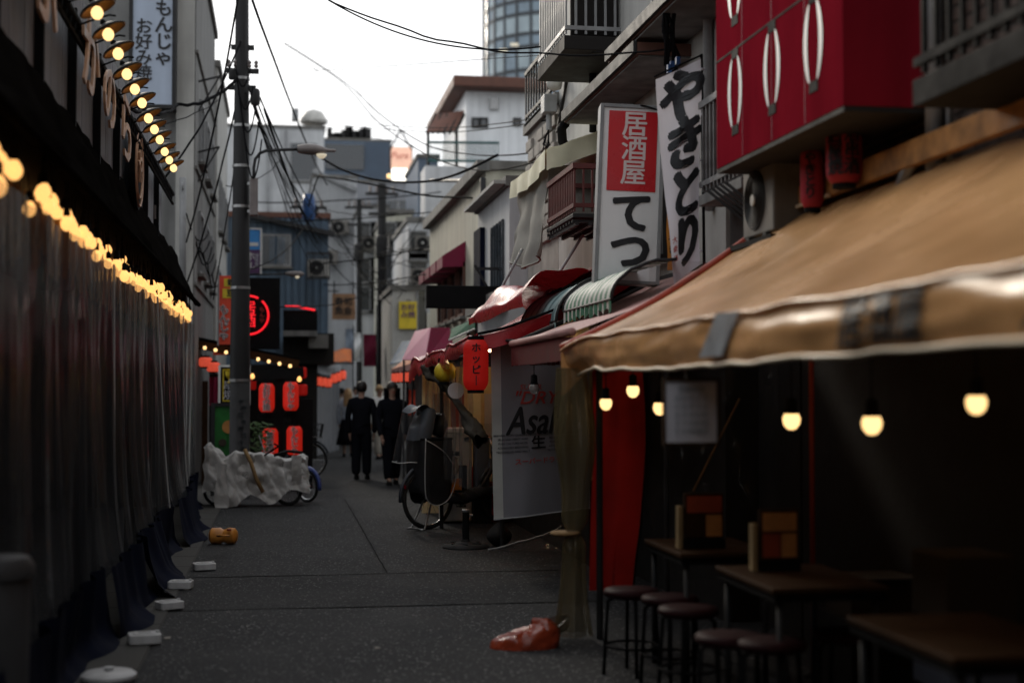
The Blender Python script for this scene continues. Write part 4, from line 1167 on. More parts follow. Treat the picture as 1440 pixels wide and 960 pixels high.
# inside: back wall is the brown building; bulbs, tables, stools
def hang_bulb(p, s=1.0, label='x', lit=True, cord=.3):
    t = thing('hanging_bulb', label, 'light bulb', p)
    MB().lathe([(.001, -.05 * s), (.02 * s, -.045 * s), (.036 * s, -.025 * s), (.041 * s, 0), (.034 * s, .022 * s), (.022 * s, .036 * s)], p, 16).build('globe', K['bulb'] if lit else K['clearbulb'], t, smooth=True)
    MB().lathe([(.034 * s, .024 * s), (.026 * s, .04 * s), (.024 * s, .09 * s), (.008 * s, .1 * s)], p, 12).build('socket', K['black'], t, smooth=True)
    MB().tube([p + V((0, 0, .1 * s)), p + V((0, 0, .1 * s + cord))], .004, 5).build('cord', K['black'], t)
    return t
for (q, Y, s, lb, cd_) in (((852, 566), 8.6, .95, 'lit bulb hanging before the red cloth, the lower one nearer the bundled curtain', .32),
                      ((890, 548), 8.75, 1, 'lit bulb hanging highest before the red cloth', .36),
                      ((928, 572), 8.2, 1, 'lit bulb half hidden by the hanging paper notice', .45),
                      ((1113, 589), 6.9, 1.1, 'lit bulb over the middle table with the second menu box', .6),
                      ((1226, 594), 5.7, 1.05, 'lit bulb over the empty end of the table below the valance lettering', .6),
                      ((1373, 565), 5.1, .98, 'lit bulb over the table deepest in shadow', .6)):
    hang_bulb(at(*q, Y), s, lb, True, cd_)
hang_bulb(at(751, 545, 11.4), 1.1, 'unlit clear bulb hanging in front of the beer banner', False, .28)
def table(x0, x1, y0, y1, label):
    t = thing('table', label, 'table', ((x0 + x1) / 2, (y0 + y1) / 2, 0))
    MB().box(x0, x1, y0, y1, .695, .722).build('top', K['wood'], t, bev=.006)
    MB().box(x0 + .012, x1 - .012, y0 + .012, y1 - .012, .66, .694).build('edge_band', K['black'], t)
    for x in (x0 + .05, x1 - .05):
        for y in (y0 + .05, y1 - .05):
            MB().tube([(x, y, 0), (x, y, .66)], .016, 8).build('leg', K['darkmetal'], t, smooth=True)
    MB().bar(((x0 + x1) / 2, y0 + .05, .16), ((x0 + x1) / 2, y1 - .05, .16), .02, .02).build('stretcher', K['darkmetal'], t)
table(2.12, 2.66, 7.42, 8.2, 'small dark wooden table by the red cloth with a menu box')
table(2.15, 2.7, 6.05, 6.9, 'small dark wooden table in the middle with a menu box at its far end')
table(2.18, 2.75, 4.4, 5.3, 'bare dark wooden table deepest under the tan awning')
st = thing('stool', 'x', 'stool', (0, 0, 0), 'round stools at the tables')
MB().lathe([(.13, .43), (.155, .44), (.16, .455), (.15, .475), (.1, .482), (.001, .484)], (0, 0, 0), 22).build('seat', K['stoolred'], st, smooth=True)
for k in range(4):
    a = R(45 + 90 * k)
    MB().tube([(.1 * math.cos(a), .1 * math.sin(a), .43), (.135 * math.cos(a), .135 * math.sin(a), .41), (.16 * math.cos(a), .16 * math.sin(a), 0)], .011, 7).build('leg', K['black'], st, smooth=True)
MB().tube([(.148 * math.cos(k / 24 * 6.2832), .148 * math.sin(k / 24 * 6.2832), .16) for k in range(25)], .008, 6, False).build('foot_ring', K['black'], st, smooth=True)
sp = [(gp(888, 832, .46), 'maroon round stool between the red cloth and the first table'), (gp(942, 842, .46), 'maroon round stool in front of the first table leg'),
      (gp(968, 858, .46), 'maroon round stool pushed half under the first table'), (gp(1025, 897, .46), 'maroon round stool by the near leg of the middle table'),
      (gp(1085, 905, .46), 'maroon round stool tucked under the middle table'), (gp(1190, 892, .46), 'maroon round stool between the middle table and the bare one')]
for i, (p, lb) in enumerate(sp):
    o = st if i == 0 else copy_tree(st)
    put(o, (p.x, p.y, .003), random.random(), lb)
def menubox(px0, px1, py0, py1, Y, lb, m1, m2):
    a, c_ = at(px0, py1, Y), at(px1, py0, Y)
    t = thing('menu_box', lb, 'menu stand', ((a.x + c_.x) / 2, Y, .722))
    MB().box(a.x, c_.x, Y, Y + .1, .724, .78).build('tray', K['black'], t)
    MB().box(a.x + .008, c_.x - .008, Y + .01, Y + .045, .781, c_.z).build('board', K['wood'], t)
    w = c_.x - a.x; h = c_.z - .79
    MB().box(a.x + .02, c_.x - .02, Y + .002, Y + .009, .79 + h * .55, c_.z - .015).build('card', m1, t)
    MB().box(a.x + .02, a.x + w * .5, Y + .002, Y + .009, .79, .79 + h * .5).build('card', m2, t)
    MB().box(a.x + w * .54, c_.x - .02, Y + .002, Y + .009, .79, .79 + h * .5).build('card', K['menuorange'], t)
    MB().box(a.x - .025, a.x - .002, Y + .02, Y + .08, .724, .79 + h * .7).build('chopstick_holder', K['menu'], t)
menubox(962, 1020, 693, 770, 7.62, 'wooden menu box with printed cards on the table by the red cloth', K['menured'], K['wood'])
menubox(1068, 1126, 716, 806, 6.62, 'wooden menu box with printed cards on the middle table', K['menuorange'], K['menured'])
# notice
t = thing('paper_notice', 'white handwritten notice in a thin wooden frame hanging under the awning', 'notice', at(971, 625, 6.3))
a, c_ = at(936, 622, 6.3), at(1008, 536, 6.3)
MB().box(a.x, c_.x, 6.3, 6.308, a.z, c_.z).build('sheet', K['paper'], t)
mb = MB()
for x in (a.x - .012, c_.x): mb.box(x + .0005, x + .0115, 6.29, 6.315, a.z - .012, c_.z + .012)
for z in (a.z - .012, c_.z): mb.box(a.x + .001, c_.x - .001, 6.29, 6.315, z + .0005, z + .0115)
mb.build('frame', K['wood'], t)
mb = MB()
for k in range(6):
    mb.text('本日のおすすめ料理各種'[k:k + 5] if k else '営業時間', ((a.x + c_.x) / 2, 6.297, c_.z - .04 - .038 * k), (1, 0, 0), (0, 0, 1), .033, depth=.0005, wob=.15)
mb.build('handwriting', K['inkgrey'], t)
MB().tube([(a.x + .1, 6.3, c_.z), (a.x + .09, 6.3, c_.z + .06)], .003, 4).build('string', K['piping'], t)
# red cloth
t = thing('red_curtain', 'red cloth curtain hanging at the end of the tan-awning stall', 'curtain', (2.25, 9, 0))
def rc(u, v):
    p = at(832 + 72 * u + 6 * math.sin(v * 5) * (1 if u > .5 else .4) - 14 * max(0, v - .75) * u * 2, 500 + 330 * v, 9.02)
    return p + V((0, .014 * math.sin(u * 8 + v) + .02 * nz((u * 3, v * 3, 1), 1.3), 0))
MB().grid(rc, 24, 30).build('cloth', K['redcloth'], t, smooth=True)
MB().tube([rc(1, k / 30) for k in range(31)], .008, 6).build('black_edging', K['black'], t, smooth=True)
# bundled curtain
t = thing('bundled_curtain', 'yellowed vinyl curtain rolled and tied to the corner post', 'curtain', gp(840, 905))
def bun(u, v):
    z = 1.74 - 1.7 * v
    r = .088 + .025 * math.sin(v * 6.2) - .04 * math.exp(-((v - .62) / .03) ** 2) + .09 * max(0, v - .7) + .03 * nz((v * 3, 1, 1), 1.5)
    a = u * 6.2832
    f = 1 + .16 * math.sin(a * 5 + v * 4) + .07 * math.sin(a * 11 + v * 2)
    c = V((at(804, 700, 9.0).x - .01 + .06 * max(0, v - .62) + .02 * math.sin(v * 4), 8.95, z))
    return c + V((math.cos(a) * r * f, math.sin(a) * r * f, 0))
MB().grid(bun, 56, 50).build('roll', K['clearwarm'], t, smooth=True)
c = bun(0, .62) - V((.1, 0, 0))
MB().lathe([(.09, -.012), (.1, 0), (.09, .012)], c, 16).build('tie', K['brownstrap'], t)
# orange weight bag
ob_ = gp(735, 915)
t = thing('weight_bag', 'crumpled shiny orange-red weight bag at the foot of the bundled curtain', 'bag', ob_)
def bag(u, v):
    a = u * 6.2832; h = math.sin(v * 1.5708)
    rx = .2 * max(0, math.cos(v * 1.57)) ** .5 + .004; ry = .13 * max(0, math.cos(v * 1.57)) ** .5 + .004
    p = V((math.cos(a) * rx, math.sin(a) * ry, h * (.125 + .045 * math.cos(a))))
    n = abs(nz((a * .3 + p.x, p.y, p.z), 7, 1)) * .14 + abs(nz(p, 13, 3)) * .07
    return ob_ + V((.03, .12, .003)) + V((p.x * (1 + n) + p.z * .25, p.y * (1 + n), max(0, p.z + (n - .06) * .22 * (1 if v > .1 else 0))))
MB().grid(bag, 48, 20).build('bag', K['orangebag'], t, smooth=2)
MB().grid(lambda u, v: ob_ + V((.16 + .16 * u, .08 + .1 * v + .03 * math.sin(u * 9), .04 + .12 * (1 - v) + .05 * u + .02 * math.sin(v * 9 + u * 4))), 8, 8).build('gathered_neck', K['clearwarm'], t, smooth=True)
# inner clear vinyl sheet, streaky
t = thing('vinyl_sheet', 'large wrinkled clear vinyl sheet behind the paper notice', 'curtain', (2.9, 9.05, 0))
def vs_(u, v):
    p = V((2.4 + .95 * u, 9.1, 2.45 - 2.1 * v))
    return p + V((0, .07 * nz((u * 3 + v, v * 2 - u, 0), 1.8) + .04 * nz((u * 7 + v * 5, v * 1, 3), 1.5), 0))
MB().grid(vs_, 40, 40).build('sheet', K['clear'], t, smooth=True)
MB().tube([at(975, 690, 8.95), at(1040, 560, 8.95)], .008, 5).build('taut_cord', K['brownstrap'], t)
t = thing('red_pole', 'thin dark red pole standing behind the middle table', 'pole', (at(1143, 800, 7.6).x, 7.6, 0))
MB().tube([(t.location.x, 7.6, 0), (t.location.x, 7.6, 2.4)], .015, 8).build('shaft', K['redtrim'], t, smooth=True)
MB().lathe([(.05, 0), (.06, .01), (.02, .03)], t.location, 12).build('foot', K['black'], t)
t = thing('cardboard_box', 'brown cardboard box with open flap in the shadow behind the tables', 'box', (at(1255, 870, 7).x, 7, 0))
a, c_ = at(1197, 880, 7), at(1318, 812, 7)
MB().box(a.x, c_.x, 7, 7.35, .42, c_.z).build('carton', K['cardboard'], t)
MB().bar((a.x, 7.02, c_.z + .005), (c_.x, 7.02, c_.z + .005), .16, .006).build('flap', K['cardboard'], t)
MB().box(a.x - .02, c_.x + .1, 6.95, 7.4, 0, .418).build('crate_below', K['blackm'], t)
t = thing('crate_stack', 'stack of blue and brown crates in the deepest corner of the dark stall', 'crate', (2.95, 5.9, 0))
for k, m_ in enumerate((K['blackm'], K['binblue'], K['cardboard'])):
    MB().box(2.8, 3.12, 5.7, 6.05, .003 + .3 * k, .29 + .3 * k).build('crate', m_, t, bev=.01)

# ------------------------------------------------------------------ right buildings
X3 = 3.34
t = thing('brown_building', 'dark brown brick-tiled building behind the red box sign', 'building', (6, 3, 0))
MB().box(X3, 9, -26, 10.3, 0, 10).build('wall', K['mortar'], t)
MB().box(X3 - .05, 9, -26.05, 10.34, 10.001, 10.15).build('parapet', K['concrete'], t)
me = None; n = 0
z = 2.55
row = 0
while z < 3.85:
    y = 4.6 + (.115 if row % 2 else 0)
    while y < 8.6:
        if me is None:
            o = MB().box(-.012, .0, -.105, .105, -.03, .03).build('brick', K['brown_wall'], None); me = o.data
        else:
            o = bpy.data.objects.new('brick', me); C.objects.link(o)
        o.parent = t; o.location = V((X3 + .001 - .002 * random.random(), y, z - .03)) - t.location
        y += .23; n += 1
    z += .078; row += 1
mb = MB()
z = 3.9; row = 0
while z < 7:
    y = -2 + (.115 if row % 2 else 0)
    while y < 10.2:
        mb.add([(X3 - .008, y - .105, z - .03), (X3 - .008, y + .105, z - .03), (X3 - .008, y + .105, z + .03), (X3 - .008, y - .105, z + .03)], [(0, 3, 2, 1)]); y += .23
    z += .078; row += 1
stuff(mb.build('brick_courses', K['brown_wall'], t))
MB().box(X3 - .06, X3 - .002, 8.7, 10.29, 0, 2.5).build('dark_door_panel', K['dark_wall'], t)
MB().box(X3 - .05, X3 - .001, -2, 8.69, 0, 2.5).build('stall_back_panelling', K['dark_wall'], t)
rail_balcony(t, 2.78, X3, 3.2, 5.95, 2.98, 4.1, K['black'], .12, .12, K['black'])
MB().tube([(3.27, 6.75, 2.6), (3.27, 6.75, 4.8)], .045, 10).build('downpipe', K['grey_paint'], t, smooth=True)
MB().tube([(3.27, 6.75, 2.9), (3.22, 6.85, 2.8), (3.22, 6.98, 2.72), (3.2, 7.05, 2.6)], .035, 8).build('hose', K['steel'], t, smooth=True)
MB().tube([(3.28, 6.6, 2.6), (3.28, 6.6, 3.02), (3.28, 6.5, 3.06), (3.28, 5.4, 3.12)], .018, 8).build('conduit', K['grey_paint'], t, smooth=True)
mb = MB()
for k in range(5): mb.bar((3.32, 8.9 + .1 * k, 2.6), (2.95, 9.2 + .1 * k, 3.0), .02, .02)
mb.build('bracket', K['darkmetal'], t)
rail_balcony(t, 3.08, X3, 9.25, 10.25, 3.05, 3.75, K['steel'], .09, .08)
# red box sign
t = thing('red_box_sign', 'big glossy red box sign printed with a row of white lanterns', 'sign', (3.05, 8, 3.03))
y0, y1 = atx(1186, 148, 2.8).y, atx(1008, 232, 2.8).y
zb = atx(1186, 148, 2.8).z
MB().box(2.8, X3 - .01, y0, y1, zb, zb + 1.9).build('box', K['redpaint'], t)
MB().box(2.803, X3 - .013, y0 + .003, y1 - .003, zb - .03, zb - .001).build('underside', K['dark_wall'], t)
for k in range(1, 4):
    yy = y0 + (y1 - y0) * k / 4
    MB().box(2.7975, 2.8, yy - .003, yy + .003, zb + .003, zb + 1.9).build('panel_seam', K['burgundy'], t)
zz = zb + .69
MB().box(2.797, 2.8, y0, y1, zz, zz + .012).build('panel_seam', K['black'], t)
for k, (px, pcy) in enumerate(((1034, 129), (1086, 96), (1144, 59))):
    for row, dz in ((0, 0), (1, .69)):
        yy = atx(px, pcy, 2.8).y
        zc = atx(px, pcy, 2.8).z + dz
        h = .48
        lp = MB()
        for s in (-1, 1):
            def cres(u, v, s=s):
                q = u * 2 - 1
                wd = .006 + .05 * (1 - q * q) ** .6
                return V((2.7955, yy + s * (.1 * (1 - .5 * q * q) + wd * (v - .3)), zc + q * h * .47))
            lp.grid(cres, 14, 2)
        pl = lp.build('printed_lantern', K['white_paint'], t, smooth=True)
        for s in (-1, 1):
            MB().box(2.7955, 2.799, yy - .062, yy + .062, zc + s * h * .5 - .03, zc + s * h * .5 + .03).build('printed_cap', K['black'], pl)
# stuff under the sign
ac_unit(V((3.12, 8.72, atx(1090, 318, 2.95).z)), (0, -1, 0), 'dimmed white air conditioner on a shelf below the red box sign', .82, None, True)
t = thing('wall_shelf', 'black metal shelf under the dimmed air conditioner', 'shelf', (3.15, 8.7, 2.6))
zs = atx(1090, 318, 2.95).z
MB().box(2.95, 3.33, 8.3, 9.15, zs - .07, zs - .035).build('plate', K['black'], t)
for y in (8.4, 9.05):
    MB().bar((2.97, y, zs - .08), (3.32, y, zs - .38), .03, .03).build('brace', K['black'], t)
lantern(at(1142, 250, 8.0), .14, .36, K['lanternold'], 'narrow faded pink-red lantern hanging beside the air conditioner', 'や\nき\nと\nり', None, .075, (.85, -.5, 0), K['signink'], line=.9)
lantern(at(1187, 216, 7.5), .2, .34, K['lanternold'], 'fat faded red lantern covered in dark writing under the red box sign', '居酒\n屋串\n焼酒', None, .1, (.9, -.4, 0), K['signink'], line=.9)

# grey plaster building
t = building('grey_plaster_building', 'grey stained plaster building with eaves and balconies above the signs', X3, 9, 10.4, 17.0, 12, K['plaster'])
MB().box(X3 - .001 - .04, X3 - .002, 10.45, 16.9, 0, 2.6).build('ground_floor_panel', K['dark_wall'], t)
for (y0, y1, z, xo) in ((11.3, 14.35, 4.36, 2.88), (9.4, 12.35, 4.52, 2.88)):
    MB().box(xo, X3 - .001, y0, y1, z, z + .1).build('eave', K['roofbrown'], t)
    MB().bar((xo - .02, y0, z + .06), (xo - .02, y1, z + .06), .03, .1).build('eave_gutter', K['darkmetal'], t)
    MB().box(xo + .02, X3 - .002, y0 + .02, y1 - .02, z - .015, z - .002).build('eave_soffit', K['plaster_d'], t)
MB().tube([(2.9, 14.4, 4.36), (2.88, 14.5, 4.33), (2.9, 14.55, 4.2), (2.95, 14.55, 4.12)], .05, 10).build('rain_spout', K['black'], t, smooth=True)
rail_balcony(t, 2.76, X3, 13.75, 15.25, 5.12, 6.1, K['grey_paint'], .1, .14, K['dark_wall'])
MB().box(2.85, X3 - .01, 13.85, 13.9, 5.12, 6.05).build('balcony_end_panel', K['dark_wall'], t)
win(t, (X3, 14.5, 5.9), (0, -1, 0), 1.0, 1.1)
win(t, (X3, 11.8, 5.6), (0, -1, 0), 1.2, 1.1)
win(t, (X3, 12.6, 3.4), (0, -1, 0), 1.1, 1.2, frame=K['darkmetal'])
pv = atx(831, 62, 3.26)
MB().lathe([(.09, 0), (.1, .02), (.1, .22), (.06, .24)], V((3.26, pv.y, pv.z - .2)), 12).build('rain_head', K['black'], t)
MB().tube([V((3.28, pv.y, pv.z - .2)), V((3.28, pv.y, pv.z - .95))], .04, 8).build('downpipe', K['black'], t, smooth=True)
MB().tube([(3.3, 10.7, 3.0), (3.3, 10.7, 8)], .04, 8).build('downpipe', K['grey_paint'], t, smooth=True)
MB().bar((3.32, 14.9, 6.6), (3.32, 17.0, 4.75), .03, .04).build('sloping_trim', K['darkmetal'], t)
# red railing balcony
rail_balcony(t, 2.72, X3, 13.15, 14.5, 3.27, 3.75, K['redrail'], .085, .04, K['darkmetal'], .018)
mb = MB()
for k in range(10): mb.bar((2.72, 13.2 + .14 * k, 3.2), (X3, 13.2 + .14 * k, 3.2), .03, .03)
for k in range(5): mb.bar((2.76 + .13 * k, 13.15, 3.17), (2.76 + .13 * k, 14.5, 3.17), .03, .03)
mb.build('balcony_lattice', K['darkmetal'], t)
# cream awning tent and mesh sheet
t = thing('cream_awning', 'cream tarp awning with a yellow underside over the upper balcony', 'awning', (3, 15.4, 4))
P = [at(725, 222, 16.4), at(766, 188, 14.6), at(830, 176, 14.2)]
def ca(u, v):
    a = V((2.68, 14.35, 4.02)); 
    p = V((3.3 - .62 * v, 14.3 + 2.2 * u, 4.32 - .26 * v))
    return p + V((0, 0, -.05 * math.sin(u * 3.14) * v + .03 * nz((u * 4, v * 3, 1), 1.4)))
MB().grid(ca, 24, 10).build('canopy', K['creamtarp'], t, smooth=True)
MB().grid(lambda u, v: ca(u, 1) + V((-.015 - .02 * math.sin(u * 20) * v, 0, -.2 * v + .01 * math.sin(u * 14))), 30, 4).build('front_flap', K['creamtarp'], t, smooth=True)
MB().grid(lambda u, v: ca(0, u) + V((0, -.01 - .02 * math.sin(u * 9) * v, -.22 * v)), 12, 4).build('side_flap', K['creamtarp'], t, smooth=True)
MB().grid(lambda u, v: ca(u, v) - V((0, 0, .03)), 12, 6).build('underside', K['yellow'], t, smooth=True)
t = thing('mesh_sheet', 'grey mesh sheet hanging from the cream awning down to the stalls', 'sheet', (2.74, 15.5, 3.1))
def ms(u, v):
    y = 14.55 + 1.85 * u
    return V((2.74 + .05 * math.sin(u * 15) * v + .04 * nz((u * 3, v * 2, 2), 2) - .12 * v * v, y, 3.95 - (.95 + .08 * math.sin(u * 5)) * v))
MB().grid(ms, 40, 20).build('sheet', K['mesh'], t, smooth=True)
MB().tube([ms(k / 40, 1) for k in range(41)], .012, 6).build('hem', K['mesh'], t, smooth=True)
MB().grid(lambda u, v: V((2.74 + .58 * u, 14.53 + .02 * math.sin(u * 9), 3.95 - .72 * v)), 14, 8).build('side_panel', K['mesh'], t, smooth=True)
for (p, q) in ((at(820, 330, 13.9), at(735, 465, 13.9)), (at(735, 350, 15.5), at(705, 405, 15.5))):
    tag(MB().tube([p, q], .016, 6).build('prop_pole', K['grey_paint']), 'thin slanting prop pole under the mesh sheet' if p.y < 15 else 'short slanting prop pole at the far end of the mesh sheet', 'pole')
# junction boxes at the mesh
t = thing('electric_box', 'small grey electric box on rough stone wall above the cream awning', 'electric box', atx(772, 160, 3.2))
q = atx(772, 160, 3.2)
MB().box(3.12, 3.28, q.y - .12, q.y + .12, q.z, q.z + .22).build('casing', K['grey_paint'], t, bev=.01)
MB().tube([(3.2, q.y, q.z), (3.2, q.y, q.z - .2)], .035, 8).build('gland', K['grey_paint'], t)
mb = MB()
for k in range(8): mb.tube([(3.2, q.y, q.z - .18), (3.15 + .04 * math.sin(k), q.y + .1 * math.cos(k * 2), q.z - .3 - .02 * k), (3.2, q.y + .15 * math.sin(k * 3), q.z - .4)], .006, 4)
stuff(mb.build('loose_wires', K['wire'], t))
MB().lathe([(.001, 0), (.08, .03), (.1, .1), (.08, .17), (.001, .2)], V((3.2, q.y - .35, q.z + .2)), 12).build('siren_dome', K['ac_white'], t, smooth=True)
# stone house
t = building('stone_house', 'narrow rough-stone clad house with a grey roof railing', X3, 8, 17.02, 19.2, 5.1, K['stone'])
me = None
for iz in range(9):
    for iy in range(5):
        if random.random() < .06: continue
        y = 17.1 + iy * .43 + (.2 if iz % 2 else 0); z = 3.55 + iz * .17
        if y > 19: continue
        w, h = .17 + .05 * random.random(), .065 + .015 * random.random()
        MB().obox((X3 - .01, y + .2 * 0 + .1, z), (.03 + .02 * random.random(), 0, 0), (0, w, .01 * random.random()), (0, 0, h)).build('stone', K['stone'], t, bev=.012)
rail_balcony(t, X3 - .06, X3 + 1, 17.1, 19.15, 5.25, 5.95, K['darkmetal'], .2, .06)
# grey slot-window house
t = building('grey_panel_house', 'light grey panelled house with vertical window slots and a navy blind', X3 - .25, 8, 19.25, 22.4, 4.4, K['pale_wall'])
xw = X3 - .25
MB().box(xw - .22, xw - .001, 19.3, 22.3, 2.75, 2.95).build('ledge', K['concrete'], t)
for k in range(5):
    y = 19.7 + k * .26
    f = MB().box(xw - .03, xw - .002, y, y + .13, 3.05, 4.0).build('window_slot', K['glass'], t)
MB().bar((xw - .1, 19.2, 4.45), (xw - .1, 22.45, 4.45), .25, .05).build('roof_edge', K['plaster'], t)
MB().box(xw - .08, xw - .003, 21.6, 22.35, 2.98, 4.1).build('navy_blind', K['navy'], t)
t = thing('flat_canopy', 'dark flat box signboard hanging out over the street on a steel bracket', 'sign', at(645, 435, 20))
a, c_ = at(600, 433, 20), at(688, 402, 20)
MB().box(a.x, c_.x + .2, 20, 20.12, a.z, c_.z).build('board', K['black'], t, bev=.01)
for z in (a.z + .05, c_.z + .25):
    MB().bar((c_.x - .2, 20.06, z), (X3 - .26, 20.06, z), .04, .04).build('bracket', K['darkmetal'], t)
MB().bar((c_.x - .2, 20.06, c_.z + .3), (X3 - .26, 20.06, a.z), .03, .03).build('bracket', K['darkmetal'], t)
# cream building
t = building('cream_building', 'cream rendered building with four burgundy window awnings', X3 - .1, 9, 22.6, 31.3, 5.15, K['cream'])
xw = X3 - .1
MB().bar((xw - .05, 22.5, 5.2), (xw - .05, 31.4, 5.25), .2, .18).build('roof_edge', K['plaster_d'], t)
for k in range(4):
    y = 25.1 + k * 1.15
    win(t, (xw, y + .4, 3.4), (0, -1, 0), .75, .9, frame=K['roofbrown'])
    a = MB()
    a.prism([V((xw - .001, y, 4.25)), V((xw - .42, y, 3.98)), V((xw - .42, y, 3.78)), V((xw - .001, y, 3.8))], (0, .92, 0))
    a.build('window_awning', K['burgundy'], t)
for y in (23.4, 24.3): win(t, (xw, y, 2.3), (0, -1, 0), .6, .9, frame=K['wood'])
MB().tube([at(679, 250, 22.5), at(679, 300, 22.5), at(679, 410, 22.5)], .05, 8).build('downpipe', K['poledark'], t, smooth=True)
MB().tube([at(606, 254, 30), at(692, 254, 23.5)], .04, 6).build('roof_rail', K['darkmetal'], t)
# ------------------------------------------------------------------ izakaya sign and flag
SY = 11.5
pc = at(886, 273, SY)
t = thing('vertical_lightbox', 'red and white vertical tavern lightbox with bold black kana', 'sign', (pc.x, SY, pc.z))
w, h = .545, 1.50
ta = R(-2.4)
su = V((math.cos(ta), -.12, math.sin(ta))).normalized(); sv = V((-math.sin(ta), 0, math.cos(ta))).normalized(); sn = su.cross(sv)
def sp_(x, y, d=0): return pc + su * x + sv * y + sn * d
MB().obox(sp_(0, 0, -.1), su * (w / 2 - .03), sv * (h / 2 - .03), sn * .095).build('light_box', K['signwhite'], t)
mb = MB()
for s in (-1, 1):
    mb.obox(sp_(s * (w / 2 - .014), 0, -.1), su * .015, sv * h / 2, sn * .11)
    mb.obox(sp_(0, s * (h / 2 - .014), -.1), su * (w / 2 - .03), sv * .015, sn * .11)
mb.build('frame', K['grey_paint'], t, bev=.004)
MB().obox(sp_(.005, .36, -.002), su * .205, sv * .335, sn * .003).build('red_panel', K['signred'], t)
MB().text('居\n酒\n屋', sp_(.02, .372, .003), su, sv, .222, bold=.016, depth=.001, line=.92).build('lettering', K['signtext'], t)
MB().text('て\nつ', sp_(.02, -.335, .0), su, sv, .36, bold=.042, depth=.001, line=.88).build('lettering', K['signink'], t)
MB().tube([sp_(-.08, .76, -.05), sp_(.1, .74, .02), sp_(.3, .68, .04), sp_(.5, .66, -.1)], .008, 5).build('feed_wire', K['wire'], t, smooth=True)
for y in (-.5, .5):
    MB().bar(sp_(w / 2, y, -.1), V((X3 - .01, SY + .15, sp_(0, y).z)), .04, .04).build('bracket', K['darkmetal'], t)
# nobori flag
FY = 10.4
t = thing('vertical_flag', 'white vertical flag with big grey brushed kana and a small red stamp', 'flag', at(986, 390, FY))
def fg(u, v):
    lx = 922 + 24 * v; rx = 984 + (8 if v < 0 else 0) + 1 * v
    ly = 112 + (400 - 112) * v; ry = 84 + (372 - 84) * v
    p = at(lx + (rx - lx) * u, ly + (ry - ly) * u, FY)
    return p + V((0, .03 * math.sin(u * 4 + v * 5) + .025 * nz((u * 2, v * 3, 2), 1.6), 0))
MB().grid(fg, 20, 50).build('cloth', K['nobori'], t, smooth=True)
def flagtext(s, fu, fv, size, m, bold, name, wob=.06, sx=1.0, sh=0):
    mb = MB()
    cu_ = MB(); cu_.text(s, (0, 0, 0), (1, 0, 0), (0, 1, 0), size, bold=bold, depth=.0005, wob=wob, sx=sx, shear=sh)
    W_ = .33; H_ = 1.5
    vs = []
    for p in cu_.v:
        u = fu + p.x / W_; v = fv - p.y / H_
        vs.append(fg(u, v) + V((0, -.006 - p.z, 0)))
    mb.add(vs, cu_.f)
    return mb.build(name, m, t)
for k, ch in enumerate('やきとり'):
    flagtext(ch, .56, .15 + .235 * k, .40, K['ink'], .06, 'lettering', .09, .78)
flagtext('大', .13, .80, .05, K['bannerred'], .01, 'stamp'); flagtext('衆', .13, .845, .05, K['bannerred'], .01, 'stamp'); flagtext('酒', .13, .89, .05, K['bannerred'], .01, 'stamp')
fp = at(987, 76, FY)
MB().tube([fp + V((0, .01, 0)), at(991, 390, FY) + V((0, .01, 0))], .012, 8).build('pole', K['black'], t, smooth=True)
MB().tube([at(920, 108, FY), at(986, 78, FY)], .008, 6).build('cross_rod', K['black'], t)
for k in range(5):
    q = fg(1, .05 + k * .22); MB().tube([q, q + V((.03, .01, 0))], .009, 6).build('loop', K['nobori'], t)
# cable bundle with blue clips above the flag
t = thing('cable_bundle', 'knotted bundle of cables with blue clips above the white flag', 'cable', at(945, 60, 10.6))
mb = MB()
for k in range(12):
    p0 = at(930 + k * 2.2, -5, 10.6); pm = at(938 + random.randint(-6, 10), 40 + random.randint(-8, 8), 10.55); p1 = at(944 + random.randint(-9, 12), 95 + random.randint(-14, 10), 10.6)
    mb.tube([p0, pm, p1], .012, 5)
stuff(mb.build('wires', K['wire'], t, smooth=True))
for q in ((945, 92), (953, 86), (941, 97)):
    MB().box(at(*q, 10.5).x - .015, at(*q, 10.5).x + .015, 10.48, 10.52, at(*q, 10.5).z - .03, at(*q, 10.5).z + .03).build('blue_clip', K['blueclips'], t)
t = thing('back_flag', 'yellow and red flag mostly hidden behind the white flag', 'flag', at(945, 400, 11.2))
MB().grid(lambda u, v: at(938 + 14 * u, 300 + 80 * v, 11.1) + V((0, .02 * math.sin(v * 6), 0)), 4, 10).build('cloth', K['orangeweight'], t, smooth=True)
MB().text('や\nき', at(946, 345, 11.07), (1, 0, 0), (0, 0, 1), .08, bold=.02).build('lettering', K['signink'], t)
MB().tube([at(953, 290, 11.1), at(953, 400, 11.1)], .008, 5).build('pole', K['black'], t)

# ------------------------------------------------------------------ pink awning stall
t = thing('pink_awning', 'small faded pink awning with a red fringe between the tan and red awnings', 'awning', (2.4, 11.5, 2))
q0, q1 = V((1.98, 12.0, 1.98)), V((1.98, 9.6, 1.96))
def pk(u, v):
    return V((1.98 + 1.3 * v, 12.2 - 2.6 * u, 2.0 + .56 * v - .03 * math.sin(v * 3.1)))
MB().grid(pk, 16, 10).build('canopy', K['pink'], t, smooth=True)
MB().tube([pk(0, 0), pk(1, 0)], .03, 8).build('front_roll', K['pink'], t, smooth=True)
MB().tube([pk(0, 0), pk(0, 1)], .02, 8).build('side_bar', K['darkmetal'], t, smooth=True)
mb = MB()
for k in range(52):
    y = 12.2 - 2.6 * k / 52
    mb.box(1.975, 1.985, y - .044, y - .002, 1.80 + .01 * random.random(), 1.965)
stuff(mb.build('fringe', K['fringe'], t))
mb = MB()
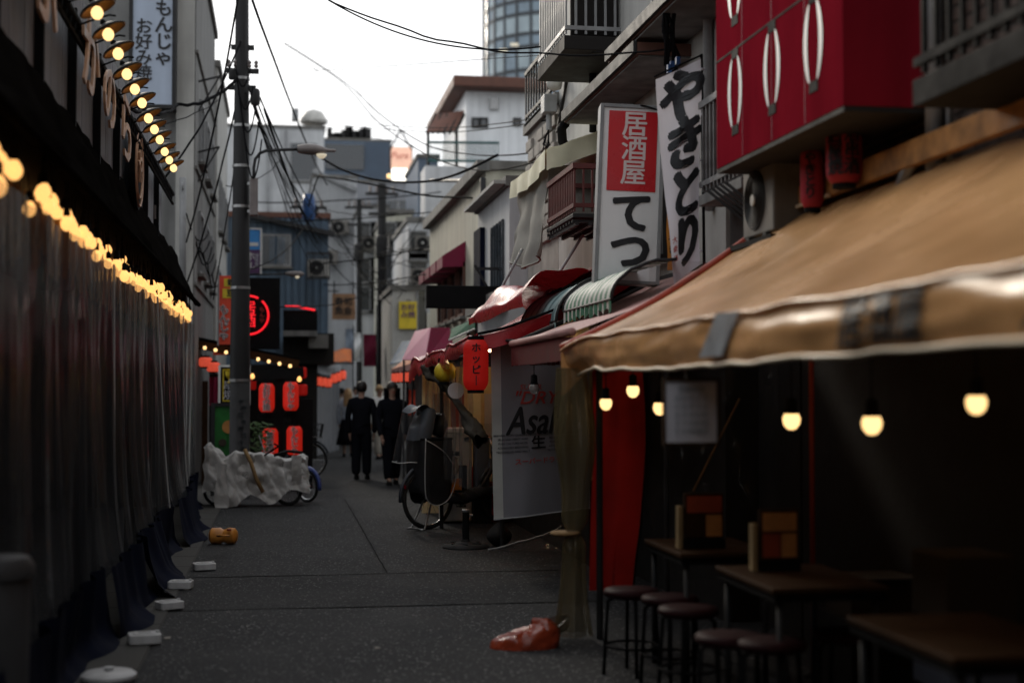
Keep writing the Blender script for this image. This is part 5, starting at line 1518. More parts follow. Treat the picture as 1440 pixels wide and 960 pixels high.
for k in range(12):
    x = 1.99 + .45 * k / 12
    mb.box(x, x + .034, 12.19, 12.197, 1.81 + .01 * random.random(), 1.97 + .11 * k / 12)
stuff(mb.build('end_fringe', K['fringe'], t))
for y in (9.8, 12.1): MB().tube([(2.7, y, 0), (2.7, y, 2.15)], .02, 8).build('post', K['darkmetal'], t)
MB().tube([(2.0, 12.2, 2.03), (1.78, 13.2, 2.06)], .014, 6).build('tie_bar', K['darkmetal'], t)
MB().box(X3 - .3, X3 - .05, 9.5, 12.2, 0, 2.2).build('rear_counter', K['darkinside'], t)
# beer banner
BY = 12.6
t = thing('beer_banner', 'grey hanging beer banner with black and red lettering beside the red lantern', 'banner', at(740, 730, BY))
p00, p10, p01, p11 = at(690, 474, BY), at(830, 478, BY), at(695, 731, BY), at(830, 714, BY)
def bn(u, v):
    p = p00.lerp(p10, u).lerp(p01.lerp(p11, u), v)
    return p + V((0, .03 * math.sin(u * 7 + v * 2) + .02 * nz((u * 3, v * 2, 3), 1.6), 0))
MB().grid(bn, 30, 30).build('cloth', K['banner'], t, smooth=True)
MB().grid(lambda u, v: bn(u * .1, v) + V((0, -.004, 0)), 3, 30).build('pale_edge', K['offwhite'], t, smooth=True)
MB().tube([bn(k / 20, 1) for k in range(21)], .008, 6).build('bottom_hem', K['piping'], t, smooth=True)
MB().tube([p00 + V((-.1, 0, .01)), p10 + V((0, 0, .01))], .012, 6).build('top_rod', K['darkmetal'], t)
def bantext(s, px, py, size, m, bold, name, shear=0, sx=1, line=1.0, wob=0):
    c_ = at(px, py, BY)
    cu_ = MB(); cu_.text(s, (0, 0, 0), (1, 0, 0), (0, 1, 0), size, bold=bold, depth=.0005, sx=sx, shear=shear, line=line, wob=wob)
    Wd = (p10 - p00).length; Hd = (p00 - p01).length
    u0 = (c_.x - p00.x) / Wd; v0 = (p00.z - c_.z) / Hd
    mb = MB(); mb.add([bn(u0 + p.x / Wd, v0 - p.y / Hd) + V((0, -.007 - p.z, 0)) for p in cu_.v], cu_.f)
    return mb.build(name, m, t)
bantext('SUPER', 745, 545, .07, K['bannerred'], .0, 'lettering', .2, 1.0)
bantext('"DRY"', 755, 561, .165, K['bannerred'], .012, 'lettering', .3, 1.05)
bantext('Asahi', 753, 595, .36, K['signink'], .016, 'lettering', .3, .7)
bantext('生', 755, 626, .13, K['signink'], .025, 'lettering', 0, 1.1)
bantext('スーパードライ', 755, 652, .062, K['bannerred'], .015, 'lettering', 0, 1)
mb_rows = 'BREWED FROM SELECTED YEAST AND HOPS\nCLEAR TASTE FOR EVERY TABLE QUALITY\nDRAFT BEER OF FINE AND CRISP FLAVOUR'
for k, yv in enumerate((613, 619, 625, 631, 637)):
    for px_ in ((755,) if k == 0 else (719, 791)):
        bantext(['BREWED FROM QUALITY INGREDIENTS FOR A CLEAN CRISP TASTE', 'SELECTED YEAST AND', 'PURE CULTURE HOPS', 'ADVANCED BREWING', 'TECHNIQUES AND MALT'][k], px_, yv, .027, K['ink'], .01, 'small_print')
# hoppy lantern
lantern(at(669, 513, 12.3), .222, .44, K['lantern'], 'bright red paper lantern with vertical black kana in front of the red awning', 'ホ\nッ\nピ\n｜', None, .085, (1, -.1, 0), cord=.12, line=1.12)

# ------------------------------------------------------------------ red stall
XR = 1.72
t = thing('red_awning', 'long shiny red vinyl awning with drooping valance', 'awning', (2.3, 15.5, 2))
def ra(u, v):
    y = 18.7 - 6.3 * u; x = XR + 1.55 * v
    z = 1.98 + .10 * u + .66 * v - .07 * math.sin(v * 3.14) + .045 * nz((y * 1.3, x * 1.5, 0), 1.5) - .03 * math.sin(y * 2.6) ** 2 * (1 - v)
    return V((x + .03 * math.sin(y * 3), y, z))
MB().grid(ra, 90, 24).build('canopy', K['red_vinyl'], t, smooth=True)
def rv(u, v):
    p = ra(u, 0); y = p.y
    hh = .15 + .03 * math.sin(y * 2.2) + .12 * math.exp(-((u - .03) / .05) ** 2)
    return p + V((-.012 - .02 * math.sin(v * 3) + .03 * v * math.sin(y * 6), 0, -hh * v))
MB().grid(rv, 90, 8).build('valance', K['red_vinyl'], t, smooth=True)
MB().grid(lambda u, v: ra(1, u) + V((0, -.01 - .03 * v * math.sin(u * 12), -.13 * v)), 20, 5).build('end_valance', K['red_vinyl'], t, smooth=True)
MB().tube([ra(k / 60, 0) + V((-.01, 0, .008)) for k in range(61)], .018, 6).build('front_roll', K['red_vinyl'], t, smooth=True)
MB().tube([ra(1, k / 20) + V((0, -.02, .02)) for k in range(21)], .014, 6).build('edge_cord', K['wire'], t, smooth=True)
for y in (14.3, 16.4, 18.6):
    MB().tube([(XR + .5 if y < 16 else XR + .12, y, 0), (XR + .5 if y < 16 else XR + .12, y, 1.95)], .022, 8).build('post', K['darkmetal'], t)
    MB().tube([(XR + .05, y, 1.9), (3.2, y, 2.46)], .016, 6).build('frame_rib', K['darkmetal'], t)
# rolled-up upper red awning
t = thing('folded_awning', 'bulging folded red vinyl awning piled on top of the red stall roof', 'awning', (2.6, 14, 2.5))
def fo(u, v):
    y = 15.9 - 3.1 * u; a = v * math.pi * 1.15 - .3
    r = .19 + .05 * math.sin(y * 3.1) + .05 * nz((y * 1.5, v * 3, 0), 1.3)
    return V((2.47 - .38 * math.cos(a) * (1 + r) * .9 + .12 * u, y, 2.38 + math.sin(a) * r * 1.2 + .06 * u + .02 * math.sin(v * 22)))
MB().grid(fo, 44, 26).build('folds', K['red_vinyl'], t, smooth=True)
MB().grid(lambda u, v: V((2.7 + .6 * v, 15.7 - 3.4 * u, 2.62 + .3 * v + .04 * math.sin(u * 8) * (1 - v))), 20, 6).build('back_slope', K['red_vinyl'], t, smooth=True)
# barrel awnings
def barrel(y0, y1, mats, label, n=14, x0=2.36, z0=2.2, dx=.62, dz=.42):
    t = thing('barrel_awning', label, 'awning', (x0 + .3, (y0 + y1) / 2, z0))
    def pt(yy, a): return V((x0 + dx * (1 - math.cos(a)), yy, z0 + dz * math.sin(a) + .012 * nz((yy * 5, a * 3, 1), 1.4)))
    for k in range(n):
        ya, yb = y0 + (y1 - y0) * k / n, y0 + (y1 - y0) * (k + 1) / n
        MB().grid(lambda u, v: pt(ya + (yb - ya) * u, v * 1.5708), 2, 10).build('stripe', mats[k % len(mats)], t, smooth=True)
        MB().grid(lambda u, v: pt(ya + (yb - ya) * u, 0) + V((-.008 * math.sin((k + u) * 3), 0, -.09 * v - .02 * v * math.sin((k + u) * 2.4))), 3, 3).build('valance_stripe', mats[k % len(mats)], t, smooth=True)
    for yy in (y0 - .012, y1 + .012):
        MB().tube([pt(yy, a / 10 * 1.5708) for a in range(11)], .014, 6).build('hoop', K['darkmetal'], t, smooth=True)
    MB().tube([pt(y0, 0), pt(y1, 0)], .012, 6).build('front_bar', K['darkmetal'], t)
    return t
bt = barrel(12.15, 14.0, [K['teal'], K['tealdark'], K['teal']], 'tattered faded teal striped barrel awning next to the folded red one', 18)
for k in range(9):
    mb = MB(); y = 12.4 + .16 * k; a = .9 + .35 * random.random()
    c_ = V((2.36 + .62 * (1 - math.cos(a)) - .01, y, 2.2 + .42 * math.sin(a) + .012))
    mb.obox(c_, (.05 + .05 * random.random(), 0, .03), (.01, .03 + .03 * random.random(), 0), (-.004, 0, .003)).build('torn_patch', K['black'], bt)
barrel(10.3, 12.1, [K['green'], K['offwhite']], 'green and white striped barrel awning beneath the red and white lightbox', 22, 2.42, 2.28, .5, .3)
# stall contents
t = thing('stall_interior', 'beige menu-covered rear wall of the red-awning stall', 'wall', (2.9, 15.5, 0))
MB().box(2.78, 2.86, 12.7, 18.44, .78, 2.3).build('panel', K['stallwall'], t)
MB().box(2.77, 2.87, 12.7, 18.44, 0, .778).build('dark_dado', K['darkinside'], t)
MB().box(XR + .1, 2.74, 18.45, 18.55, 0, 1.9).build('end_panel', K['stallwall'], t)
n = 0
for iy in range(10):
    for iz in range(3):
        if random.random() < .2: continue
        y = 13.3 + iy * .5; z = .85 + iz * .42
        o = MB().box(2.768, 2.779, y, y + .38, z, z + .3 + .06 * random.random()).build('menu_card', [K['stallwall'], K['paper'], K['menuorange'], K['menured'], K['creamtarp']][random.randint(0, 4)], t)
for k in range(4):
    x = XR + .25 + .22 * k
    MB().box(x, x + .17, 18.43, 18.449, .9 + .1 * (k % 2), 1.55).build('menu_card', [K['menu'], K['menured'], K['creamtarp'], K['paper']][k], t)
for k in range(3):
    p = V((2.3, 13.6 + 1.9 * k, 2.08))
    lt = thing('stall_lamp', 'lit lamp hidden up under the red awning roof', 'lamp', p, 'lamps under the red awning roof')
    MB().lathe([(.001, -.07), (.04, -.06), (.065, -.03), (.07, 0), (.05, .03)], p, 14).build('globe', K['stalllamp'], lt, smooth=True)
    MB().lathe([(.05, .03), (.03, .05), (.025, .12)], p, 10).build('socket', K['black'], lt)
t = thing('vinyl_curtain', 'smeared yellowish vinyl sheet closing the front of the red-awning stall', 'curtain', (XR + .14, 15.5, 0))
MB().grid(lambda u, v: V((XR + .13 + .04 * math.sin(u * 42) + .03 * nz((u * 9, v * 2, 1), 1.5), 18.5 - 4.6 * u, 1.9 - 1.3 * v)), 80, 16).build('sheet', K['clear'], t, smooth=True)
rp = smooth_path([(XR + .02, 17.4, 1.86), (XR + .05, 15.6, 1.66), (XR + .1, 14.2, 1.36), (XR + .12, 13.2, 1.12)], 10)
def roll_(u, v):
    c = rp[min(len(rp) - 1, int(u * (len(rp) - 1) + .5))]; a = v * 6.2832
    r = (.05 + .02 * math.sin(u * 9)) * (1 + .3 * math.sin(a * 3 + u * 20) + .5 * nz((u * 8, math.cos(a), math.sin(a)), 2))
    return c + V((math.cos(a) * r, 0, math.sin(a) * r))
MB().grid(roll_, 30, 18).build('rolled_part', K['rolled'], t, smooth=True)
lantern(at(626, 523, 15.4), .24, .24, K['signyellow'], 'round yellow and white ball lantern under the red awning', None, None, cord=.06, name='ball_lantern')
t = thing('paper_fan', 'round white disc sign pinned below the yellow ball lantern', 'sign', at(641, 549, 14.6))
MB().lathe([(.001, 0), (.085, 0), (.085, .01), (.001, .01)], at(641, 549, 14.6), 18, Matrix.Rotation(R(90), 3, 'X')).build('disc', K['paper'], t)
MB().tube([at(641, 538, 14.6), at(641, 520, 14.6)], .004, 4).build('string', K['black'], t)
t = thing('white_cooler', 'off-white freezer box standing behind the child-seat bicycle', 'box', (at(640, 690, 17).x, 17.1, 0))
a = at(622, 690, 17).x; c_ = at(652, 690, 17).x
MB().box(a, c_ + .1, 17.0, 17.4, .02, 1.08).build('body', K['ac_white'], t, bev=.02)
MB().box(a - .01, c_ + .11, 16.99, 17.41, 1.082, 1.14).build('lid', K['white_paint'], t, bev=.01)
t = thing('plastic_bin', 'blue-grey plastic bin wrapped in clear vinyl by the beer banner', 'bin', (at(676, 690, 17).x, 17, 0))
a = at(667, 690, 17).x; c_ = at(687, 690, 17).x
MB().box(a, c_, 16.9, 17.15, .35, at(676, 612, 17).z).build('body', K['binblue'], t, bev=.02)
MB().grid(lambda u, v: V((a - .03 + (c_ - a + .08) * u, 16.86 + .03 * math.sin(u * 9), .35 + .85 * v)), 10, 6).build('wrap', K['clear'], t, smooth=True)
MB().box(a - .02, c_ + .02, 16.88, 17.18, .003, .348).build('foot', K['blackm'], t)
for k, (px, py, lb) in enumerate(((650, 694, 'red crate on the ground under the red awning behind the bicycle saddle'), (700, 700, 'red crate on the ground behind the beer banner'))):
    p = gp(px, py + 25); p = V((at(px, 700, 17.9 - .6 * k).x, 17.9 - .6 * k, 0))
    t = thing('crate', lb, 'crate', p)
    MB().box(p.x - .18, p.x + .18, p.y - .15, p.y + .15, .003, .05).build('base', K['crate'], t)
    for s in (-1, 1):
        MB().box(p.x + s * .18 - .012, p.x + s * .18 + .012, p.y - .15, p.y + .15, .05, .62 - .15 * k).build('side', K['crate'], t)
        MB().box(p.x - .168, p.x + .168, p.y + s * .15 - .012, p.y + s * .15 + .012, .05, .62 - .15 * k).build('side', K['crate'], t)
# umbrella base
ub = gp(655, 770)
t = thing('parasol_base', 'black round parasol base with a short empty tube on the asphalt', 'parasol base', ub)
MB().lathe([(.235, 0), (.24, .012), (.23, .03), (.2, .045), (.19, .04), (.12, .05), (.1, .06), (.05, .065), (.04, .09)], ub, 32).build('disc', K['blackm'], t, smooth=2)
MB().tube([ub + V((0, 0, .06)), ub + V((0, 0, .37))], .035, 14).build('tube', K['black'], t, smooth=2)
MB().lathe([(.04, .36), (.043, .37), (.043, .385), (.034, .39)], ub, 14).build('collar', K['steel'], t)
MB().tube([ub + V((.035, 0, .33)), ub + V((.07, 0, .33))], .012, 8).build('screw', K['steel'], t)
mb = MB()
for k in range(6):
    a = k / 6 * 6.283
    mb.tube([ub + V((.11 * math.cos(a), .11 * math.sin(a), .054)), ub + V((.17 * math.cos(a + .5), .17 * math.sin(a + .5), .05))], .008, 5)
mb.build('relief', K['darkmetal'], t)
# bottle-neck plastic bag
bg = gp(702, 768)
t = thing('rubbish_bag', 'knotted black plastic bag with a clear twisted neck beside the parasol base', 'bag', bg)
def bgf(u, v):
    a = u * 6.2832; r = .15 * math.sin(v * 2.7 + .25) * (1 - .35 * v) + .004
    p = V((math.cos(a) * r, math.sin(a) * r, .25 * v)); n = nz(p, 9, 2) * .03
    return bg + V((p.x * (1 + 4 * n), p.y * (1 + 4 * n), p.z))
MB().grid(bgf, 28, 14).build('bag', K['blackm'], t, smooth=True)
MB().lathe([(.02, 0), (.03, .06), (.022, .1), (.035, .16), (.03, .2)], bg + V((-.03, 0, .24)), 12).build('twisted_neck', K['clear'], t, smooth=True)
# clear sheet on ground
t = thing('ground_sheet', 'clear vinyl sheet spread from the stall onto the asphalt beside the black bag', 'sheet', gp(745, 772))
g0, g1 = gp(686, 775), gp(800, 778); tp_ = at(800, 722, 14.0)
def gsf(u, v):
    base = g0.lerp(g1, u); p = base.lerp(V((tp_.x + .1, tp_.y + .1, tp_.z)), v * u)
    return p + V((0, 0, .008 + .02 * abs(nz((u * 6, v * 5, 1), 1.4))))
MB().grid(gsf, 24, 16).build('sheet', K['clear'], t, smooth=True)
MB().tube([gsf(k / 20, 1) for k in range(21)], .01, 5).build('hem', K['piping'], t, smooth=True)

# ------------------------------------------------------------------ farther right stalls
t = thing('pink_tent', 'pink and burgundy tent awning over a far stall behind the red one', 'awning', (2.9, 23, 2))
def ptent(px0, px1, py0, py1, Y): return at(px0, py1, Y), at(px1, py0, Y)
MB().add([at(566, 506, 24), at(598, 506, 22.2), at(606, 461, 23), at(584, 466, 25)], [(0, 1, 2, 3)]).build('front_slope', K['pinkfar'], t, solid=.02)
MB().add([at(598, 506, 22.2), at(640, 500, 22.6), at(632, 461, 23.4), at(606, 461, 23)], [(0, 1, 2, 3)]).build('side_panel', K['burgundy'], t, solid=.02)
for q in ((568, 506), (598, 508)): 
    p = at(q[0], q[1], 23); MB().tube([p, V((p.x, p.y, 0))], .02, 6).build('post', K['darkmetal'], t)
t = thing('peach_awning', 'peach awning with a hanging orange lantern row beside the hooded walker', 'awning', (2.2, 26, 2))
MB().add([at(550, 520, 27), at(580, 511, 24.5), at(596, 500, 25), at(566, 508, 28)], [(0, 1, 2, 3)]).build('canopy', K['orangeawn'], t, solid=.02)
MB().add([at(550, 520, 27), at(580, 511, 24.5), at(580, 520, 24.5), at(550, 526, 27)], [(0, 1, 2, 3)]).build('valance', K['pink'], t, solid=.01)
p = at(580, 520, 24.6); MB().tube([p, V((p.x, p.y, 0))], .02, 6).build('post', K['darkmetal'], t)
for k in range(5):
    lantern(at(554 + 6 * k, 531 - .4 * k, 26.4 - .4 * k), .1, .16, K['lanternfar'], 'small orange lantern in the row under the peach awning', None, 'orange lanterns under the peach awning', cord=.05)
t = thing('blue_awning', 'dark blue sloping awning far down the street on the right', 'awning', (2.9, 29, 2))
MB().add([at(548, 512, 30), at(572, 508, 28), at(592, 478, 29), at(566, 480, 31)], [(0, 1, 2, 3)]).build('canopy', K['blueawn'], t, solid=.02)
p = at(572, 508, 28); MB().tube([p, V((p.x, p.y, 0))], .02, 6).build('post', K['darkmetal'], t)
t = thing('green_awning', 'green striped awning on the wall above the red stall', 'awning', at(640, 470, 21.5))
MB().add([at(632, 478, 22.5), at(668, 462, 20), at(668, 448, 20), at(636, 462, 22.5)], [(0, 1, 2, 3)]).build('canopy', K['green'], t, solid=.02)
MB().tube([at(632, 478, 22.5), at(668, 462, 20)], .015, 6).build('front_bar', K['white_paint'], t)
t = thing('red_flag', 'narrow red flag hanging beside the far stalls', 'flag', at(579, 640, 23.4))
MB().grid(lambda u, v: at(574 + 10 * u, 548 + 36 * v, 25) + V((0, .03 * math.sin(v * 6), 0)), 3, 8).build('cloth', K['signorange'], t, smooth=True)
MB().tube([at(574, 545, 25), at(574, 640, 25)], .01, 5).build('pole', K['black'], t)
t = thing('dark_shopfronts', 'unlit dark stall fronts lining the right side beyond the red awning', 'building', (3, 26, 0))
MB().box(2.75, X3 - .12, 19.3, 31.2, 0, 2.1).build('shopfront', K['dark_wall'], t)
MB().box(2.7, X3 - .3, 19.2, 31.2, 2.101, 2.2).build('shop_lintel', K['darkmetal'], t)
for k in range(6):
    y = 20.2 + 1.9 * k
    MB().box(2.71, 2.749, y, y + 1.2, .1, 1.95).build('shutter', K['darkmetal'], t)

# ------------------------------------------------------------------ background buildings
def wins(t, Y, cols, rows, w, h, panes=1, frame=None):
    for px in cols:
        for py in rows:
            p = at(px, py, Y); win(t, (p.x, Y, p.z), (1, 0, 0), w, h, panes=panes, frame=frame)
def bl(name, label, px0, px1, pyt, Y, D, m, roofm=None):
    a, c_ = at(px0, pyt, Y), at(px1, pyt, Y)
    return building(name, label, a.x, c_.x, Y, Y + D, a.z, m, roofm=roofm)
t = bl('white_block', 'large plain pale grey building with one dark window behind the street lamp', 318, 456, 178, 62, 12, K['pale_wall'])
wins(t, 62, (427,), (228,), 1.1, 1.6)
p = at(441, 178, 64); MB().lathe([(.5, 0), (.62, .05), (.62, .2), (.4, .55), (.001, .7)], V((p.x, 64, p.z + .1)), 16).build('roof_tank', K['ac_white'], t, smooth=2)
MB().box(at(410, 178, 63).x, at(420, 178, 63).x, 63, 63.6, p.z + .1, p.z + .6).build('roof_unit', K['grey_paint'], t)
for k in range(3): MB().tube([at(352 + 25 * k, 182, 61.9), at(352 + 25 * k, 300, 61.9)], .05, 6).build('downpipe', K['grey_paint'], t)
t = bl('slate_block', 'slate-blue block with a dark upper recess behind the overhead wires', 452, 550, 197, 84, 14, K['slate_wall'])
a, c_ = at(457, 238, 83.9), at(512, 204, 83.9)
MB().box(a.x, c_.x, 83.8, 83.95, a.z, c_.z).build('dark_recess', K['glass'], t)
mb = MB()
for k in range(14): mb.box(at(514 + 2.6 * k, 220, 84).x, at(514 + 2.6 * k, 220, 84).x + .04, 83.94, 83.999, 2, at(514, 199, 84).z)
stuff(mb.build('wall_ribs', K['slate_wall'], t))
for k in range(12):
    p = at(460 + 5 * k, 196, 85); MB().box(p.x, p.x + .25 + .2 * random.random(), 85, 85.4, p.z + .1, p.z + .3 + .5 * random.random()).build('roof_clutter', K['darkmetal'], t)
# lit billboard on frame
t = thing('roof_billboard', 'small lit pinkish billboard above a bright white panel on a triangular steel frame', 'billboard', at(564, 255, 76))
a, c_ = at(550, 236, 76), at(579, 207, 76)
MB().box(a.x, c_.x, 76, 76.2, a.z, c_.z).build('picture_panel', K['adsign'], t)
MB().text('Pure', at(562, 219, 75.95), (1, 0, 0), (0, 0, 1), .5, shear=.2).build('lettering', K['bannerred'], t)
a2, c2 = at(552, 254, 76), at(579, 238, 76)
MB().box(a2.x, c2.x, 76, 76.2, a2.z, c2.z).build('white_panel', K['adwhite'], t)
apex = at(563, 183, 76)
for q in ((549, 210), (579, 210)):
    MB().tube([at(*q, 76), apex], .05, 6).build('strut', K['darkmetal'], t)
    MB().tube([at(q[0], 207, 76.1), at(q[0], 262, 76.1)], .06, 6).build('leg', K['darkmetal'], t)
MB().lathe([(.001, -.12), (.1, -.06), (.12, 0), (.06, .12)], at(547, 248, 75.8), 10).build('lamp', K['bulb'], t, smooth=True)
t = bl('roof_block', 'low grey flat-roofed block under the lit billboard', 500, 610, 256, 75.5, 8, K['grey_wall'])
wins(t, 75.5, (520, 545, 575), (300, 340), 1.2, 1.4)
t = bl('corrugated_block', 'pale corrugated warehouse with a sloping top behind the wires', 440, 502, 250, 56, 8, K['pale_wall'])
mb = MB()
for k in range(24): mb.box(at(441 + 2.55 * k, 300, 56).x, at(441 + 2.55 * k, 300, 56).x + .03, 55.95, 55.999, 1, at(441, 253, 56).z)
stuff(mb.build('sheet_ribs', K['pale_wall'], t))
MB().bar(at(440, 240, 55.9), at(502, 268, 55.9), .2, .15).build('verge', K['grey_paint'], t)
t = bl('gabled_house', 'white gabled house front between the two far poles', 506, 546, 292, 52, 7, K['pale_wall'])
rg = at(526, 270, 52); a, c_ = at(504, 293, 52), at(548, 293, 52)
MB().prism([V((a.x, 51.9, a.z + .14)), V((rg.x, 51.9, rg.z)), V((c_.x, 51.9, c_.z + .14))], (0, 7.2, 0)).build('gable_roof', K['grey_wall'], t)
wins(t, 52, (516, 534), (330, 380, 420), .7, .9)
t = bl('beige_house', 'beige weathered house with small balconies near the far pole', 543, 580, 300, 46, 8, K['cream'])
wins(t, 46, (553, 570), (330, 375, 420), .6, .8)
for py in (345, 392): MB().box(at(546, py, 45.6).x, at(577, py, 45.6).x, 45.6, 46, at(546, py + 8, 45.6).z, at(546, py, 45.6).z).build('balcony_front', K['grey_paint'], t)
t = bl('white_clad_house', 'narrow white clad house beside the cream building', 574, 612, 312, 40, 8, K['pale_wall'])
wins(t, 40, (588,), (345, 375), .5, .8)
MB().bar(at(570, 405, 39.5), at(606, 408, 39.5), 1, .12).build('flat_canopy', K['concrete'], t)
t = bl('grey_shop', 'grey shop with a yellow poster below the white clad house', 552, 600, 408, 38.5, 5, K['plaster'])
q, w_ = at(561, 462, 38.4), at(586, 424, 38.4)
f = MB().box(q.x, w_.x, 38.38, 38.44, q.z, w_.z).build('poster', K['signyellow'], t)
MB().text('お好\nみ焼', ((q.x + w_.x) / 2, 38.37, (q.z + w_.z) / 2 + .1), (1, 0, 0), (0, 0, 1), .2, bold=.02).build('lettering', K['signpurple'], f)
wins(t, 38.5, (593,), (435,), .25, 1.2)
t = bl('far_end_house', 'pale house closing the end of the street behind the walkers', 470, 545, 400, 60, 6, K['pale_wall'])
wins(t, 60, (480, 500, 520), (430, 470), .7, .8)
MB().box(at(476, 548, 59.9).x, at(530, 548, 59.9).x, 59.9, 59.99, 0, 2.4).build('shop_opening', K['glass'], t)
t = thing('wooden_sign', 'wooden sign board with dark brushed characters hanging over the far street', 'sign', at(484, 448, 40))
a, c_ = at(467, 449, 40), at(500, 413, 40)
MB().box(a.x, c_.x, 40, 40.08, a.z, c_.z).build('board', K['woodsign'], t)
MB().text('寿司\n魚金', at(483, 431, 39.98), (1, 0, 0), (0, 0, 1), .25, bold=.02, wob=.08).build('lettering', K['signink'], t)
MB().tube([at(470, 413, 40), at(470, 395, 40)], .02, 5).build('hanger', K['darkmetal'], t); MB().tube([at(497, 413, 40), at(497, 395, 40)], .02, 5).build('hanger', K['darkmetal'], t)
for (x0, x1, y0, y1, Y, m_, lb) in ((511, 529, 470, 515, 42, 'burgundy', 'dark red vertical flag in the far street'), (486, 497, 462, 510, 45, 'bluejacket', 'blue and white patterned flag in the far street'), (498, 508, 468, 508, 47, 'white_paint', 'white flag hanging in the far street')):
    t = thing('vertical_flag', lb, 'flag', at(x0, y1, Y))
    MB().grid(lambda u, v: at(x0 + (x1 - x0) * u, y0 + (y1 - y0) * v, Y) + V((0, .06 * math.sin(v * 7 + u * 2), 0)), 5, 12).build('cloth', K[m_], t, smooth=True)
    MB().tube([at(x1, y0 - 4, Y), at(x1, 548, Y)], .02, 5).build('pole', K['black'], t)
for (px, py, Y, lb, sc_) in ((560, 352, 45.4, 'air conditioner on the beige weathered house', .9), (596, 352, 39.7, 'air conditioner on the narrow house beside the cream building', .7), (520, 352, 51.7, 'air conditioner on the gabled house front', .9),
                        (478, 330, 55.7, 'air conditioner high on the pale corrugated warehouse', 1.0), (462, 372, 55.6, 'air conditioner low on the pale corrugated warehouse', 1.0), (590, 398, 38.2, 'air conditioner above the yellow poster', .7)):
    ac_unit(at(px, py, Y), (1, 0, 0), lb, sc_, None, True)
for (x0, x1, y0, y1, Y, m_, lb) in ((549, 556, 440, 500, 40, 'bannerred', 'narrow red board sign fixed beside the grey shop'), (530, 536, 430, 480, 44, 'signlblue', 'narrow blue board sign beside the thick far pole'), (600, 612, 440, 466, 33, 'offwhite', 'small white board sign on the cream building side'), (444, 458, 398, 420, 39, 'pale_wall', 'small pale board sign below the caged air conditioner')):
    a, c_ = at(x0, y1, Y), at(x1, y0, Y)
    t = thing('board_sign', lb, 'sign', (a.x, Y, a.z))
    MB().box(a.x, c_.x, Y, Y + .08, a.z, c_.z).build('panel', K[m_], t, bev=.01)
    MB().box(a.x - .03, a.x - .002, Y - .01, Y + .09, a.z - .03, c_.z + .03).build('edge_frame', K['darkmetal'], t)
    MB().bar((c_.x, Y + .04, (a.z + c_.z) / 2), (c_.x + .35, Y + .04, (a.z + c_.z) / 2), .03, .03).build('bracket', K['darkmetal'], t)
# white house with brown roof
HY = 42
t = thing('white_house', 'white clad house with an overhanging brown roof and a slatted lean-to', 'building', (at(700, 300, HY).x, HY, 0))
a, c_ = at(655, 300, HY), at(770, 132, HY)
MB().box(a.x, c_.x, HY, HY + 6, 4, c_.z).build('front_wall', K['white_wall'], t)
mb = MB()
x = a.x + .1
while x < c_.x: mb.box(x, x + .03, HY - .02, HY - .001, 4, c_.z - .01); x += .3
stuff(mb.build('cladding_joints', K['white_wall'], t))
r0 = at(642, 118, HY - .7); r1 = at(772, 122, HY - .7)
MB().box(at(638, 118, HY - .7).x, r1.x, HY - .7, HY + 7.2, c_.z + .002, c_.z + .32).build('roof', K['roofbrown'], t, bev=.03)
for px in (669, 680):
    p = at(px, 173, HY); win(t, (p.x, HY - .02, p.z), (1, 0, 0), .2, .26, panes=1, sill=False, frame=K['darkmetal'])
p = at(727, 172, HY); win(t, (p.x, HY - .02, p.z), (1, 0, 0), .2, .2, panes=1, sill=False, frame=K['darkmetal'])
p = at(694, 148, HY); MB().box(p.x - .12, p.x + .12, HY - .15, HY - .02, p.z - .15, p.z + .2).build('vent_hood', K['steel'], t)
le0, le1 = at(598, 186, HY - 1.2), at(650, 158, HY - .2)
MB().add([at(600, 186, HY - 1.4), at(640, 184, HY - 1.2), at(653, 156, HY - .1), at(612, 162, HY - .3)], [(0, 1, 2, 3)]).build('lean_to_roof', K['roofbrown'], t, solid=.04)
for k in range(6):
    MB().bar(at(600 + 8 * k, 187, HY - 1.35), at(613 + 8 * k, 161, HY - .25), .05, .08).build('lean_to_rafter', K['dark_wall'], t)
for q in ((602, 187), (642, 184)):
    MB().tube([at(q[0], q[1], HY - 1.2), at(q[0], 236, HY - 1.2)], .05, 6).build('lean_to_post', K['darkmetal'], t)
for py in (200, 226): MB().tube([at(602, py, HY - 1.3), at(702, py + 1, HY - 1.3)], .04, 6).build('terrace_rail', K['greenmetal'], t)
for k in range(26): MB().tube([at(603 + 3.9 * k, 201, HY - 1.3), at(603 + 3.9 * k, 226, HY - 1.3)], .012, 4).build('terrace_baluster', K['greenmetal'], t)
MB().box(at(598, 236, HY - 1.4).x, at(702, 236, HY - 1.4).x, HY - 1.4, HY - .01, 3.8, at(640, 234, HY - 1.4).z).build('terrace_block', K['pale_wall'], t)
MB().box(a.x, c_.x + 3, HY - .001 + 6.01, HY + 12, 0, 6).build('rear_block', K['grey_wall'], t)
t = bl('slate_gable', 'small dark slate-blue gable wall left of the white house terrace', 588, 616, 222, 50, 5, K['slate_wall'])
